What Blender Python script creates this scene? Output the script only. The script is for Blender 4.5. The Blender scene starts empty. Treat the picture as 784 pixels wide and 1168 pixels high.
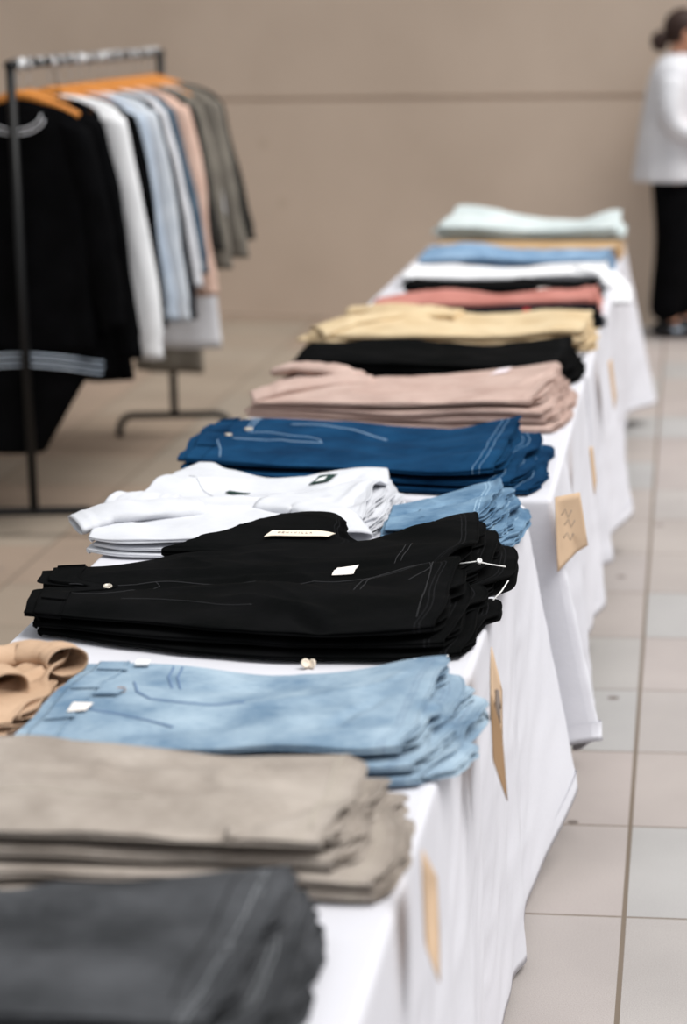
import bpy, bmesh, math, random
import numpy as np
from mathutils import Vector, Matrix
random.seed(4)
SC = bpy.context.scene
COL = SC.collection
PI = math.pi

# ------------------------------------------------------------------ camera
YAW, PITCH, ROLL = math.radians(8.784), math.radians(12.539), 0.024
fw = Vector((-math.sin(YAW)*math.cos(PITCH), math.cos(YAW)*math.cos(PITCH), -math.sin(PITCH)))
rt = fw.cross(Vector((0, 0, 1))).normalized(); up = rt.cross(fw)
rt2 = rt*math.cos(ROLL)-up*math.sin(ROLL); up2 = up*math.cos(ROLL)+rt*math.sin(ROLL)
cd = bpy.data.cameras.new('camera'); cam = bpy.data.objects.new('camera', cd); COL.objects.link(cam)
m = Matrix((rt2, up2, -fw)).transposed().to_4x4(); m.translation = (0, 0, 1.7); cam.matrix_world = m
cd.sensor_fit = 'VERTICAL'; cd.sensor_height = 36; cd.sensor_width = 24.16; cd.lens = 2570/1168*36
cd.clip_end = 200
cd.dof.use_dof = True; cd.dof.focus_distance = 3.8; cd.dof.aperture_fstop = 2.7
SC.camera = cam
# ------------------------------------------------------------------ light
w = bpy.data.worlds.new('sky'); SC.world = w; w.use_nodes = True
bg = w.node_tree.nodes['Background']; bg.inputs[0].default_value = (0.93, 0.97, 1.0, 1); bg.inputs[1].default_value = 0.60
sl = bpy.data.lights.new('sun', 'SUN'); sl.energy = 2.95; sl.angle = math.radians(38); sl.color = (1.0, 0.985, 0.96)
so = bpy.data.objects.new('sun', sl); COL.objects.link(so)
so.rotation_euler = Vector((0.46, -0.20, 0.86)).to_track_quat('Z', 'Y').to_euler()
vs = SC.view_settings; vs.view_transform = 'Standard'; vs.look = 'None'; vs.gamma = 1; vs.use_curve_mapping = False
vs.exposure = 0.25
SC.cycles.max_bounces = 8

# ------------------------------------------------------------------ helpers
def mesh_obj(name, V, F, mat=None, parent=None, smooth=True, uv=None):
    me = bpy.data.meshes.new(name)
    me.from_pydata([tuple(v) for v in V], [], F); me.update()
    if smooth: me.polygons.foreach_set('use_smooth', [True]*len(me.polygons))
    if mat: me.materials.append(mat)
    if uv is not None:
        l = me.uv_layers.new(name='UVMap')
        idx = np.zeros(len(me.loops), dtype=np.int32); me.loops.foreach_get('vertex_index', idx)
        l.data.foreach_set('uv', np.asarray(uv, dtype=np.float32)[idx].ravel())
    o = bpy.data.objects.new(name, me); COL.objects.link(o)
    if parent: o.parent = parent
    return o
def tag(o, label, cat, group=None, kind=None):
    o['label'] = label; o['category'] = cat
    if group: o['group'] = group
    if kind: o['kind'] = kind
    return o
def struct(o): o['kind'] = 'structure'; return o
def empty(name, loc, label, cat, group=None):
    o = bpy.data.objects.new(name, None); COL.objects.link(o); o.location = loc
    o.empty_display_size = .05
    return tag(o, label, cat, group)
def copy_tree(o, parent=None):
    c = o.copy(); COL.objects.link(c); c.parent = parent
    for ch in list(o.children): copy_tree(ch, c)
    return c
def grid_faces(n, m_, closed=False, off=0):
    F = []
    mm = m_ if closed else m_-1
    for i in range(n-1):
        for j in range(mm):
            k = (j+1) % m_
            F.append((off+i*m_+j, off+i*m_+k, off+(i+1)*m_+k, off+(i+1)*m_+j))
    return F
def tube_data(pts, r, n=8, off=0, cap=True):
    pts = [Vector(p) for p in pts]; V = []; F = []
    rs = r if hasattr(r, '__len__') else [r]*len(pts)
    prev = None
    for i, p in enumerate(pts):
        t = (pts[min(i+1, len(pts)-1)]-pts[max(i-1, 0)]).normalized()
        a = prev if prev is not None else (Vector((0, 0, 1)) if abs(t.z) < .9 else Vector((1, 0, 0)))
        s = t.cross(a).normalized(); a = s.cross(t).normalized(); prev = a
        for k in range(n):
            q = 2*PI*k/n; V.append(p+(s*math.cos(q)+a*math.sin(q))*rs[i])
    F = grid_faces(len(pts), n, True, off)
    if cap:
        F.append(tuple(off+k for k in range(n))[::-1]); F.append(tuple(off+(len(pts)-1)*n+k for k in range(n)))
    return V, F
class MB:
    def __init__(s): s.V = []; s.F = []
    def tube(s, pts, r, n=8):
        V, F = tube_data(pts, r, n, len(s.V)); s.V += V; s.F += F; return s
    def box(s, c, d, M=None):
        o = len(s.V)
        for x in (-1, 1):
            for y in (-1, 1):
                for z in (-1, 1):
                    v = Vector((x*d[0]/2, y*d[1]/2, z*d[2]/2))
                    if M is not None: v = M @ v
                    s.V.append(v+Vector(c))
        s.F += [tuple(o+i for i in f) for f in [(0,1,3,2),(4,6,7,5),(0,4,5,1),(2,3,7,6),(0,2,6,4),(1,5,7,3)]]; return s
    def disc(s, c, nrm, r, h, n=16):
        c = Vector(c); nrm = Vector(nrm).normalized()
        prof = [(0.0, -h/2), (r*.96, -h/2), (r, -h*.2), (r, h*.25), (r*.93, h/2), (r*.72, h/2), (r*.6, h*.2), (0.0, h*.22)]
        a = nrm.orthogonal().normalized(); b = nrm.cross(a); o = len(s.V)
        for (rr, z) in prof:
            for k in range(n):
                q = 2*PI*k/n; s.V.append(c+nrm*z+(a*math.cos(q)+b*math.sin(q))*rr)
        s.F += grid_faces(len(prof), n, True, o); return s
    def build(s, name, mat=None, parent=None, smooth=True): return mesh_obj(name, s.V, s.F, mat, parent, smooth)

# ---- numpy value noise
_rs = np.random.RandomState(11); _T = _rs.rand(256, 256)*2-1
def vn(x, y):
    x = np.asarray(x, float); y = np.asarray(y, float)
    xi = np.floor(x).astype(int); yi = np.floor(y).astype(int); fx = x-xi; fy = y-yi
    fx = fx*fx*fx*(fx*(fx*6-15)+10); fy = fy*fy*fy*(fy*(fy*6-15)+10)
    g = lambda a, b: _T[a & 255, b & 255]
    return (g(xi, yi)*(1-fx)+g(xi+1, yi)*fx)*(1-fy)+(g(xi, yi+1)*(1-fx)+g(xi+1, yi+1)*fx)*fy
def fbm(x, y, o=3):
    r = 0; a = 1
    for k in range(o): r = r+a*vn(x+17.3*k, y+9.1*k); x = x*2.03; y = y*2.03; a *= .5
    return r/1.75
def ridge(x, y): return 1-2*np.abs(vn(x, y))
def sstep(a, b, x):
    t = np.clip((x-a)/(b-a), 0, 1); return t*t*(3-2*t)
def cint(x, pts):
    """smooth interpolation through (x, y) control points"""
    xs = np.array([p[0] for p in pts], float); ys = np.array([p[1] for p in pts], float)
    if len(xs) == 1: return np.full_like(np.asarray(x, float), ys[0])
    x = np.clip(np.asarray(x, float), xs[0], xs[-1])
    i = np.clip(np.searchsorted(xs, x, side='right')-1, 0, len(xs)-2)
    h = xs[i+1]-xs[i]; t = (x-xs[i])/h
    d = np.gradient(ys, xs) if len(xs) > 2 else np.array([(ys[1]-ys[0])/(xs[1]-xs[0])]*2)
    t2 = t*t; t3 = t2*t
    return (2*t3-3*t2+1)*ys[i]+(t3-2*t2+t)*h*d[i]+(-2*t3+3*t2)*ys[i+1]+(t3-t2)*h*d[i+1]

# ------------------------------------------------------------------ materials
def new_mat(name, rough=.85, spec=.2):
    mt = bpy.data.materials.new(name); mt.use_nodes = True
    b = mt.node_tree.nodes['Principled BSDF']; b.inputs['Roughness'].default_value = rough
    b.inputs['Specular IOR Level'].default_value = spec
    return mt, mt.node_tree, b
def N(nt, t, **kw):
    n = nt.nodes.new(t)
    for k, v in kw.items(): setattr(n, k, v)
    return n
def c4(c): return (c[0], c[1], c[2], 1)
def srgb(r, g, b):
    f = lambda v: (v/255/12.92) if v/255 <= .04045 else ((v/255+.055)/1.055)**2.4
    return (f(r), f(g), f(b))
def plain(name, col, rough=.6, spec=.3, metal=0, noise=.06, scale=40):
    mt, nt, b = new_mat(name, rough, spec); b.inputs['Metallic'].default_value = metal
    tc = N(nt, 'ShaderNodeTexCoord'); nz = N(nt, 'ShaderNodeTexNoise'); nz.inputs['Scale'].default_value = scale
    nt.links.new(tc.outputs['Object'], nz.inputs['Vector'])
    mx = N(nt, 'ShaderNodeMix', data_type='RGBA')
    mx.inputs[6].default_value = c4([c*(1-noise) for c in col]); mx.inputs[7].default_value = c4([min(1, c*(1+noise)) for c in col])
    nt.links.new(nz.outputs['Fac'], mx.inputs[0]); nt.links.new(mx.outputs[2], b.inputs['Base Color'])
    return mt
def cloth(name, col, col2=None, fade=.5, weave=900, bump=.25, stitch=None, hem=(.020, .027), sheen=.0, scale=9):
    """woven fabric; uv.x = metres from the right hem, uv.y = metres across"""
    col2 = col2 or [min(1, c*1.15) for c in col]
    mt, nt, b = new_mat(name, .95, .04); L = nt.links.new
    if sheen: b.inputs['Sheen Weight'].default_value = sheen
    tc = N(nt, 'ShaderNodeTexCoord')
    n1 = N(nt, 'ShaderNodeTexNoise'); n1.inputs['Scale'].default_value = scale; n1.inputs['Detail'].default_value = 5
    L(tc.outputs['Object'], n1.inputs['Vector'])
    mp = N(nt, 'ShaderNodeMapping'); mp.inputs['Scale'].default_value = (60, 400, 200); L(tc.outputs['Object'], mp.inputs[0])
    n2 = N(nt, 'ShaderNodeTexNoise'); n2.inputs['Scale'].default_value = 1; n2.inputs['Detail'].default_value = 2; L(mp.outputs[0], n2.inputs['Vector'])
    add = N(nt, 'ShaderNodeMath', operation='MULTIPLY_ADD'); L(n2.outputs['Fac'], add.inputs[0]); add.inputs[1].default_value = .35; L(n1.outputs['Fac'], add.inputs[2])
    mr = N(nt, 'ShaderNodeMapRange'); mr.inputs[1].default_value = .45+.12*(1-fade); mr.inputs[2].default_value = .95-.1*(1-fade); L(add.outputs[0], mr.inputs[0])
    mx = N(nt, 'ShaderNodeMix', data_type='RGBA'); mx.inputs[6].default_value = c4(col); mx.inputs[7].default_value = c4(col2)
    L(mr.outputs[0], mx.inputs[0]); last = mx.outputs[2]
    if stitch:
        uv = N(nt, 'ShaderNodeUVMap'); sx = N(nt, 'ShaderNodeSeparateXYZ'); L(uv.outputs[0], sx.inputs[0])
        dash = N(nt, 'ShaderNodeMath', operation='MULTIPLY'); L(sx.outputs[1], dash.inputs[0]); dash.inputs[1].default_value = 2*PI/.0042
        sn = N(nt, 'ShaderNodeMath', operation='SINE'); L(dash.outputs[0], sn.inputs[0])
        gt = N(nt, 'ShaderNodeMath', operation='GREATER_THAN'); L(sn.outputs[0], gt.inputs[0]); gt.inputs[1].default_value = -.5
        tot = None
        for h in hem:
            sb = N(nt, 'ShaderNodeMath', operation='SUBTRACT'); L(sx.outputs[0], sb.inputs[0]); sb.inputs[1].default_value = h
            ab = N(nt, 'ShaderNodeMath', operation='ABSOLUTE'); L(sb.outputs[0], ab.inputs[0])
            lt = N(nt, 'ShaderNodeMath', operation='LESS_THAN'); L(ab.outputs[0], lt.inputs[0]); lt.inputs[1].default_value = .00085
            if tot is None: tot = lt.outputs[0]
            else:
                a2 = N(nt, 'ShaderNodeMath', operation='MAXIMUM'); L(tot, a2.inputs[0]); L(lt.outputs[0], a2.inputs[1]); tot = a2.outputs[0]
        ml = N(nt, 'ShaderNodeMath', operation='MULTIPLY'); L(tot, ml.inputs[0]); L(gt.outputs[0], ml.inputs[1])
        mx2 = N(nt, 'ShaderNodeMix', data_type='RGBA'); L(ml.outputs[0], mx2.inputs[0]); L(last, mx2.inputs[6]); mx2.inputs[7].default_value = c4(stitch); last = mx2.outputs[2]
    L(last, b.inputs['Base Color'])
    wv = N(nt, 'ShaderNodeTexNoise'); wv.inputs['Scale'].default_value = weave; wv.inputs['Detail'].default_value = 1; L(tc.outputs['Object'], wv.inputs['Vector'])
    n3 = N(nt, 'ShaderNodeTexNoise'); n3.inputs['Scale'].default_value = 70; n3.inputs['Detail'].default_value = 3; L(tc.outputs['Object'], n3.inputs['Vector'])
    ad = N(nt, 'ShaderNodeMath', operation='MULTIPLY_ADD'); L(n3.outputs['Fac'], ad.inputs[0]); ad.inputs[1].default_value = 2.5; L(wv.outputs['Fac'], ad.inputs[2])
    bp = N(nt, 'ShaderNodeBump'); bp.inputs['Strength'].default_value = bump; bp.inputs['Distance'].default_value = .0015
    L(ad.outputs[0], bp.inputs['Height']); L(bp.outputs[0], b.inputs['Normal'])
    return mt

M = {}
M['charcoal'] = cloth('charcoal_denim', srgb(52, 53, 55), srgb(80, 81, 84), stitch=srgb(135, 137, 140))
M['taupe'] = cloth('taupe_twill', srgb(144, 134, 125), srgb(174, 164, 155), stitch=srgb(172, 163, 150))
M['tan'] = cloth('tan_cotton', srgb(176, 146, 120), srgb(196, 166, 140))
M['lightblue'] = cloth('light_blue_denim', srgb(96, 122, 146), srgb(172, 190, 203), fade=1, stitch=srgb(112, 128, 148), scale=10)
M['black'] = cloth('black_denim', srgb(7, 8, 8), srgb(15, 15, 16), stitch=srgb(34, 34, 36), bump=.2)
M['white'] = cloth('white_jersey', srgb(200, 201, 206), srgb(214, 215, 220), bump=.12, stitch=srgb(196, 196, 202), hem=(.018, .022))
M['midblue'] = cloth('mid_blue_denim', srgb(74, 104, 132), srgb(132, 160, 183), fade=1, stitch=srgb(170, 196, 215), scale=14)
M['darkblue'] = cloth('dark_blue_denim', srgb(13, 43, 72), srgb(27, 70, 106), fade=.9, stitch=srgb(128, 160, 188), hem=(.026, .040))
M['mauve'] = cloth('dusty_pink_twill', srgb(178, 152, 142), srgb(198, 174, 164), stitch=srgb(160, 136, 128))
M['cream'] = cloth('cream_yellow_twill', srgb(200, 176, 140), srgb(220, 200, 166))
M['navy'] = cloth('dark_navy_cotton', srgb(12, 15, 20), srgb(20, 24, 32))
M['salmon'] = cloth('salmon_pink_cotton', srgb(178, 116, 106), srgb(198, 138, 128))
M['skyblue'] = cloth('sky_blue_denim', srgb(104, 136, 168), srgb(150, 176, 202), fade=1)
M['pale'] = cloth('pale_grey_green_cotton', srgb(192, 202, 202), srgb(214, 222, 222))
M['camel'] = cloth('camel_cotton', srgb(182, 150, 112), srgb(200, 170, 134))
M['offwhite'] = cloth('off_white_knit', srgb(214, 214, 219), srgb(228, 228, 232))
M['greyblue'] = cloth('grey_blue_cotton', srgb(170, 182, 198), srgb(196, 206, 218))
M['brightwhite'] = cloth('bright_white_cotton', srgb(230, 230, 232), srgb(240, 240, 242))
M['greywhite'] = cloth('pale_grey_cotton', srgb(186, 192, 200), srgb(208, 212, 218))
M['blush'] = cloth('blush_cotton', srgb(206, 172, 156), srgb(222, 192, 176))
M['stone'] = cloth('stone_grey_cotton', srgb(112, 106, 98), srgb(134, 128, 118))
M['olive'] = cloth('dark_olive_cotton', srgb(44, 42, 40), srgb(58, 56, 52))
M['slate'] = cloth('slate_blue_cotton', srgb(70, 84, 98), srgb(92, 108, 122))
M['brown'] = cloth('brown_rust_cotton', srgb(176, 110, 66), srgb(196, 130, 84))
M['blackcloth'] = cloth('black_jersey', srgb(7, 7, 8), srgb(13, 13, 15), bump=.1)
M['linen'] = cloth('white_table_linen', srgb(204, 203, 209), srgb(213, 212, 218), bump=.1, weave=500, scale=3)
M['stitch_dark'] = plain('dark_thread', srgb(36, 36, 38), .9)
M['stitch_blue'] = plain('pale_blue_thread', srgb(140, 168, 194), .9)
M['stitch_denim'] = plain('grey_blue_thread', srgb(104, 128, 158), .9)
M['stitch_taupe'] = plain('pale_taupe_thread', srgb(176, 168, 156), .9)
M['inner'] = plain('shaded_lining', srgb(70, 78, 96), .9)
M['brass'] = plain('copper_rivet', srgb(190, 130, 90), .35, .5, .8)
M['silver'] = plain('pale_metal_button', srgb(214, 204, 190), .35, .5, .6)
M['paperlabel'] = plain('cream_woven_label', srgb(232, 218, 200), .8)
M['whitelabel'] = plain('white_tag', srgb(240, 232, 226), .7)
M['pinklabel'] = plain('pale_pink_tag', srgb(236, 222, 226), .7)
M['greenlabel'] = plain('dark_green_label', srgb(24, 52, 46), .7)
M['ink'] = plain('grey_ink', srgb(120, 110, 104), .9)
M['whiteink'] = plain('white_ink', srgb(230, 232, 232), .9)
M['kraft'] = plain('kraft_paper', srgb(202, 174, 146), .85, .1, 0, .05, 30)
M['kraftdark'] = plain('brown_kraft_paper', srgb(150, 122, 94), .85, .1)
M['plastic'] = plain('white_plastic_fastener', srgb(238, 236, 234), .4)
M['redtag'] = plain('red_tag', srgb(190, 30, 36), .7)
M['blackmetal'] = plain('black_metal', srgb(13, 13, 14), .5, .3)
M['wood'] = plain('honey_wood', srgb(220, 142, 66), .45, .4, 0, .15, 18)
M['chrome'] = plain('chrome', srgb(200, 200, 204), .2, .5, 1)
M['skin'] = plain('skin', srgb(206, 150, 122), .6)
M['hair'] = plain('dark_brown_hair', srgb(52, 34, 28), .6)
M['shoe'] = plain('black_shoe_leather', srgb(20, 20, 22), .5)
M['greymetal'] = plain('grey_table_metal', srgb(120, 120, 122), .5, .4)
M['tabletop'] = plain('grey_plastic_tabletop', srgb(190, 190, 190), .6)
# clear plastic film wound on the rail
def film():
    mt, nt, b = new_mat('clear_plastic_film', .12, .6)
    b.inputs['Base Color'].default_value = (.85, .86, .88, 1)
    tc = N(nt, 'ShaderNodeTexCoord'); nz = N(nt, 'ShaderNodeTexNoise'); nz.inputs['Scale'].default_value = 26; nt.links.new(tc.outputs['Object'], nz.inputs[0])
    rp = N(nt, 'ShaderNodeMapRange'); rp.inputs[1].default_value = .53; rp.inputs[2].default_value = .58; rp.inputs[3].default_value = .03; rp.inputs[4].default_value = .9  # opaque whitish patches painted in as the film's glints
    nt.links.new(nz.outputs['Fac'], rp.inputs[0]); nt.links.new(rp.outputs[0], b.inputs['Alpha'])
    bp = N(nt, 'ShaderNodeBump'); bp.inputs['Distance'].default_value = .01; nt.links.new(nz.outputs['Fac'], bp.inputs['Height']); nt.links.new(bp.outputs[0], b.inputs['Normal'])
    return mt
M['film'] = film()

# ------------------------------------------------------------------ setting
def floor_mat():
    mt, nt, b = new_mat('stone_paving', .75, .25); L = nt.links.new
    g = N(nt, 'ShaderNodeNewGeometry'); sp = N(nt, 'ShaderNodeSeparateXYZ'); L(g.outputs['Position'], sp.inputs[0])
    def lin(o, off, ax):
        a = N(nt, 'ShaderNodeMath', operation='ADD'); L(sp.outputs[ax], a.inputs[0]); a.inputs[1].default_value = off
        d = N(nt, 'ShaderNodeMath', operation='DIVIDE'); L(a.outputs[0], d.inputs[0]); d.inputs[1].default_value = .49
        fl = N(nt, 'ShaderNodeMath', operation='FLOOR'); L(d.outputs[0], fl.inputs[0])
        fr = N(nt, 'ShaderNodeMath', operation='FRACT'); L(d.outputs[0], fr.inputs[0])
        s = N(nt, 'ShaderNodeMath', operation='SUBTRACT'); L(fr.outputs[0], s.inputs[0]); s.inputs[1].default_value = .5
        ab = N(nt, 'ShaderNodeMath', operation='ABSOLUTE'); L(s.outputs[0], ab.inputs[0])
        return fl.outputs[0], ab.outputs[0]
    fx, ex = lin('x', .104, 0); fy, ey = lin('y', -4.058, 1)
    gx = N(nt, 'ShaderNodeMath', operation='GREATER_THAN'); L(ex, gx.inputs[0]); gx.inputs[1].default_value = .5-.0095
    gy = N(nt, 'ShaderNodeMath', operation='GREATER_THAN'); L(ey, gy.inputs[0]); gy.inputs[1].default_value = .5-.0065
    gm = N(nt, 'ShaderNodeMath', operation='MAXIMUM'); L(gx.outputs[0], gm.inputs[0]); L(gy.outputs[0], gm.inputs[1])
    cb = N(nt, 'ShaderNodeCombineXYZ'); L(fx, cb.inputs[0]); L(fy, cb.inputs[1])
    wn = N(nt, 'ShaderNodeTexWhiteNoise', noise_dimensions='2D'); L(cb.outputs[0], wn.inputs['Vector'])
    rmp = N(nt, 'ShaderNodeValToRGB'); e = rmp.color_ramp.elements
    e[0].position = 0; e[0].color = c4(srgb(164, 156, 151)); e[1].position = 1; e[1].color = c4(srgb(165, 163, 162))
    x = e.new(.35); x.color = c4(srgb(167, 157, 153)); x = e.new(.7); x.color = c4(srgb(163, 159, 156))
    L(wn.outputs['Value'], rmp.inputs[0])
    # cloudy wear
    n1 = N(nt, 'ShaderNodeTexNoise'); n1.inputs['Scale'].default_value = 2.2; n1.inputs['Detail'].default_value = 6; L(g.outputs['Position'], n1.inputs['Vector'])
    mr = N(nt, 'ShaderNodeMapRange'); L(n1.outputs['Fac'], mr.inputs[0]); mr.inputs[1].default_value = .3; mr.inputs[2].default_value = .7; mr.inputs[3].default_value = .9; mr.inputs[4].default_value = 1.08
    n2 = N(nt, 'ShaderNodeTexNoise'); n2.inputs['Scale'].default_value = 420; n2.inputs['Detail'].default_value = 2; L(g.outputs['Position'], n2.inputs['Vector'])
    mr2 = N(nt, 'ShaderNodeMapRange'); L(n2.outputs['Fac'], mr2.inputs[0]); mr2.inputs[1].default_value = .3; mr2.inputs[2].default_value = .7; mr2.inputs[3].default_value = .86; mr2.inputs[4].default_value = 1.12
    mu = N(nt, 'ShaderNodeMath', operation='MULTIPLY'); L(mr.outputs[0], mu.inputs[0]); L(mr2.outputs[0], mu.inputs[1])
    # gum spots
    vo = N(nt, 'ShaderNodeTexVoronoi'); vo.inputs['Scale'].default_value = 5.2; L(g.outputs['Position'], vo.inputs['Vector'])
    vw = N(nt, 'ShaderNodeTexWhiteNoise'); L(vo.outputs['Color'], vw.inputs['Vector'])
    rad = N(nt, 'ShaderNodeMath', operation='MULTIPLY'); L(vw.outputs['Value'], rad.inputs[0]); rad.inputs[1].default_value = .085
    lt = N(nt, 'ShaderNodeMath', operation='LESS_THAN'); L(vo.outputs['Distance'], lt.inputs[0]); L(rad.outputs[0], lt.inputs[1])
    hs = N(nt, 'ShaderNodeVectorMath', operation='SCALE'); L(rmp.outputs[0], hs.inputs[0]); L(mu.outputs[0], hs.inputs['Scale'])
    # paving multiplied browner away from the walkway
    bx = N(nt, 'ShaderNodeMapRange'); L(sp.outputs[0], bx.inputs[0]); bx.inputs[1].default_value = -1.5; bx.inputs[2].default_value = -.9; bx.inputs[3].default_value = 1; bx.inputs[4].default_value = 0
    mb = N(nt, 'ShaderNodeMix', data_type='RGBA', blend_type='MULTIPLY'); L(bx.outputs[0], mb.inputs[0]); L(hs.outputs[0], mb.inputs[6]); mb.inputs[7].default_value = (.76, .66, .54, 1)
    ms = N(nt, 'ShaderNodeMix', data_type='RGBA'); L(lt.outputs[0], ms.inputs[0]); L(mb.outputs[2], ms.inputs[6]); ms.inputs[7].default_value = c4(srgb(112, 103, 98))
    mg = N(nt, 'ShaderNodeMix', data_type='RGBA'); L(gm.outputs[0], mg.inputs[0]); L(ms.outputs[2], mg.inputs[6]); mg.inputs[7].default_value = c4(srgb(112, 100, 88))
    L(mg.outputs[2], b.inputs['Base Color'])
    inv = N(nt, 'ShaderNodeMath', operation='MULTIPLY_ADD'); L(gm.outputs[0], inv.inputs[0]); inv.inputs[1].default_value = -1; inv.inputs[2].default_value = 1
    iv = N(nt, 'ShaderNodeMath', operation='MULTIPLY_ADD'); L(n2.outputs['Fac'], iv.inputs[0]); iv.inputs[1].default_value = .12; L(inv.outputs[0], iv.inputs[2])
    bp = N(nt, 'ShaderNodeBump'); bp.inputs['Distance'].default_value = .003; bp.inputs['Strength'].default_value = .6
    L(iv.outputs[0], bp.inputs['Height']); L(bp.outputs[0], b.inputs['Normal'])
    return mt
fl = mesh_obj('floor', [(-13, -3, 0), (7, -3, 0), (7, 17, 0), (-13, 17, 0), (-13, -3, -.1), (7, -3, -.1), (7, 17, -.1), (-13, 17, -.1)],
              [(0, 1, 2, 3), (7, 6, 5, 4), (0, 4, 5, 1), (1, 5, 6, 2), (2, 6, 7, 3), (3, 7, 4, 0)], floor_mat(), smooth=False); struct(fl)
def wall_mat():
    mt, nt, b = new_mat('beige_render', .9, .15); L = nt.links.new
    g = N(nt, 'ShaderNodeNewGeometry')
    n1 = N(nt, 'ShaderNodeTexNoise'); n1.inputs['Scale'].default_value = 1.4; n1.inputs['Detail'].default_value = 6; L(g.outputs['Position'], n1.inputs['Vector'])
    mr = N(nt, 'ShaderNodeValToRGB'); e = mr.color_ramp.elements
    e[0].position = .3; e[0].color = c4(srgb(207, 188, 171)); e[1].position = .72; e[1].color = c4(srgb(219, 200, 183))
    L(n1.outputs['Fac'], mr.inputs[0]); 
    vo = N(nt, 'ShaderNodeTexVoronoi'); vo.inputs['Scale'].default_value = 2.1; L(g.outputs['Position'], vo.inputs['Vector'])
    sm = N(nt, 'ShaderNodeMapRange'); L(vo.outputs['Distance'], sm.inputs[0]); sm.inputs[1].default_value = .02; sm.inputs[2].default_value = .09; sm.inputs[3].default_value = .25; sm.inputs[4].default_value = 0
    mx = N(nt, 'ShaderNodeMix', data_type='RGBA'); L(sm.outputs[0], mx.inputs[0]); L(mr.outputs[0], mx.inputs[6]); mx.inputs[7].default_value = c4(srgb(160, 140, 112))
    L(mx.outputs[2], b.inputs['Base Color'])
    n2 = N(nt, 'ShaderNodeTexNoise'); n2.inputs['Scale'].default_value = 130; L(g.outputs['Position'], n2.inputs['Vector'])
    bp = N(nt, 'ShaderNodeBump'); bp.inputs['Distance'].default_value = .003; bp.inputs['Strength'].default_value = .4; L(n2.outputs['Fac'], bp.inputs['Height']); L(bp.outputs[0], b.inputs['Normal'])
    return mt
# back wall with a real horizontal joint groove at 1.22 m; runs slightly oblique to the paving
wp0 = Vector((-2.57, 12.757, 0)); wd = (Vector((-.236, 12.195, 0))-wp0).normalized(); wn_ = Vector((wd.y, -wd.x, 0))
V = []; F = []
prof = [(0, 0), (1.212, 0), (1.214, -.02), (1.232, -.02), (1.234, 0), (4.2, 0)]
for s in (-16, 8):
    for (z, d) in prof: p = wp0+wd*s+wn_*d; V.append((p.x, p.y, z))
    for (z, d) in reversed(prof): p = wp0+wd*s-wn_*.25; V.append((p.x, p.y, z))
n_ = len(prof)*2
for k in range(n_): F.append((k, (k+1) % n_, n_+(k+1) % n_, n_+k))
struct(mesh_obj('wall_back', V, F, wall_mat(), smooth=False))

# unseen slab added above the rack side to shade wall and floor there
zc0 = 3.1
V = [(x, y, z) for z in (zc0, zc0+.2) for (x, y) in ((-9, 4.5), (-1.9, 4.5), (-1.9, 11.4), (-9, 13.2))]
struct(mesh_obj('shade_slab', V, [(3, 2, 1, 0), (4, 5, 6, 7), (0, 1, 5, 4), (1, 2, 6, 5), (2, 3, 7, 6), (3, 0, 4, 7)], plain('pale_concrete', srgb(150, 142, 132), .9), smooth=False))
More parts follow.
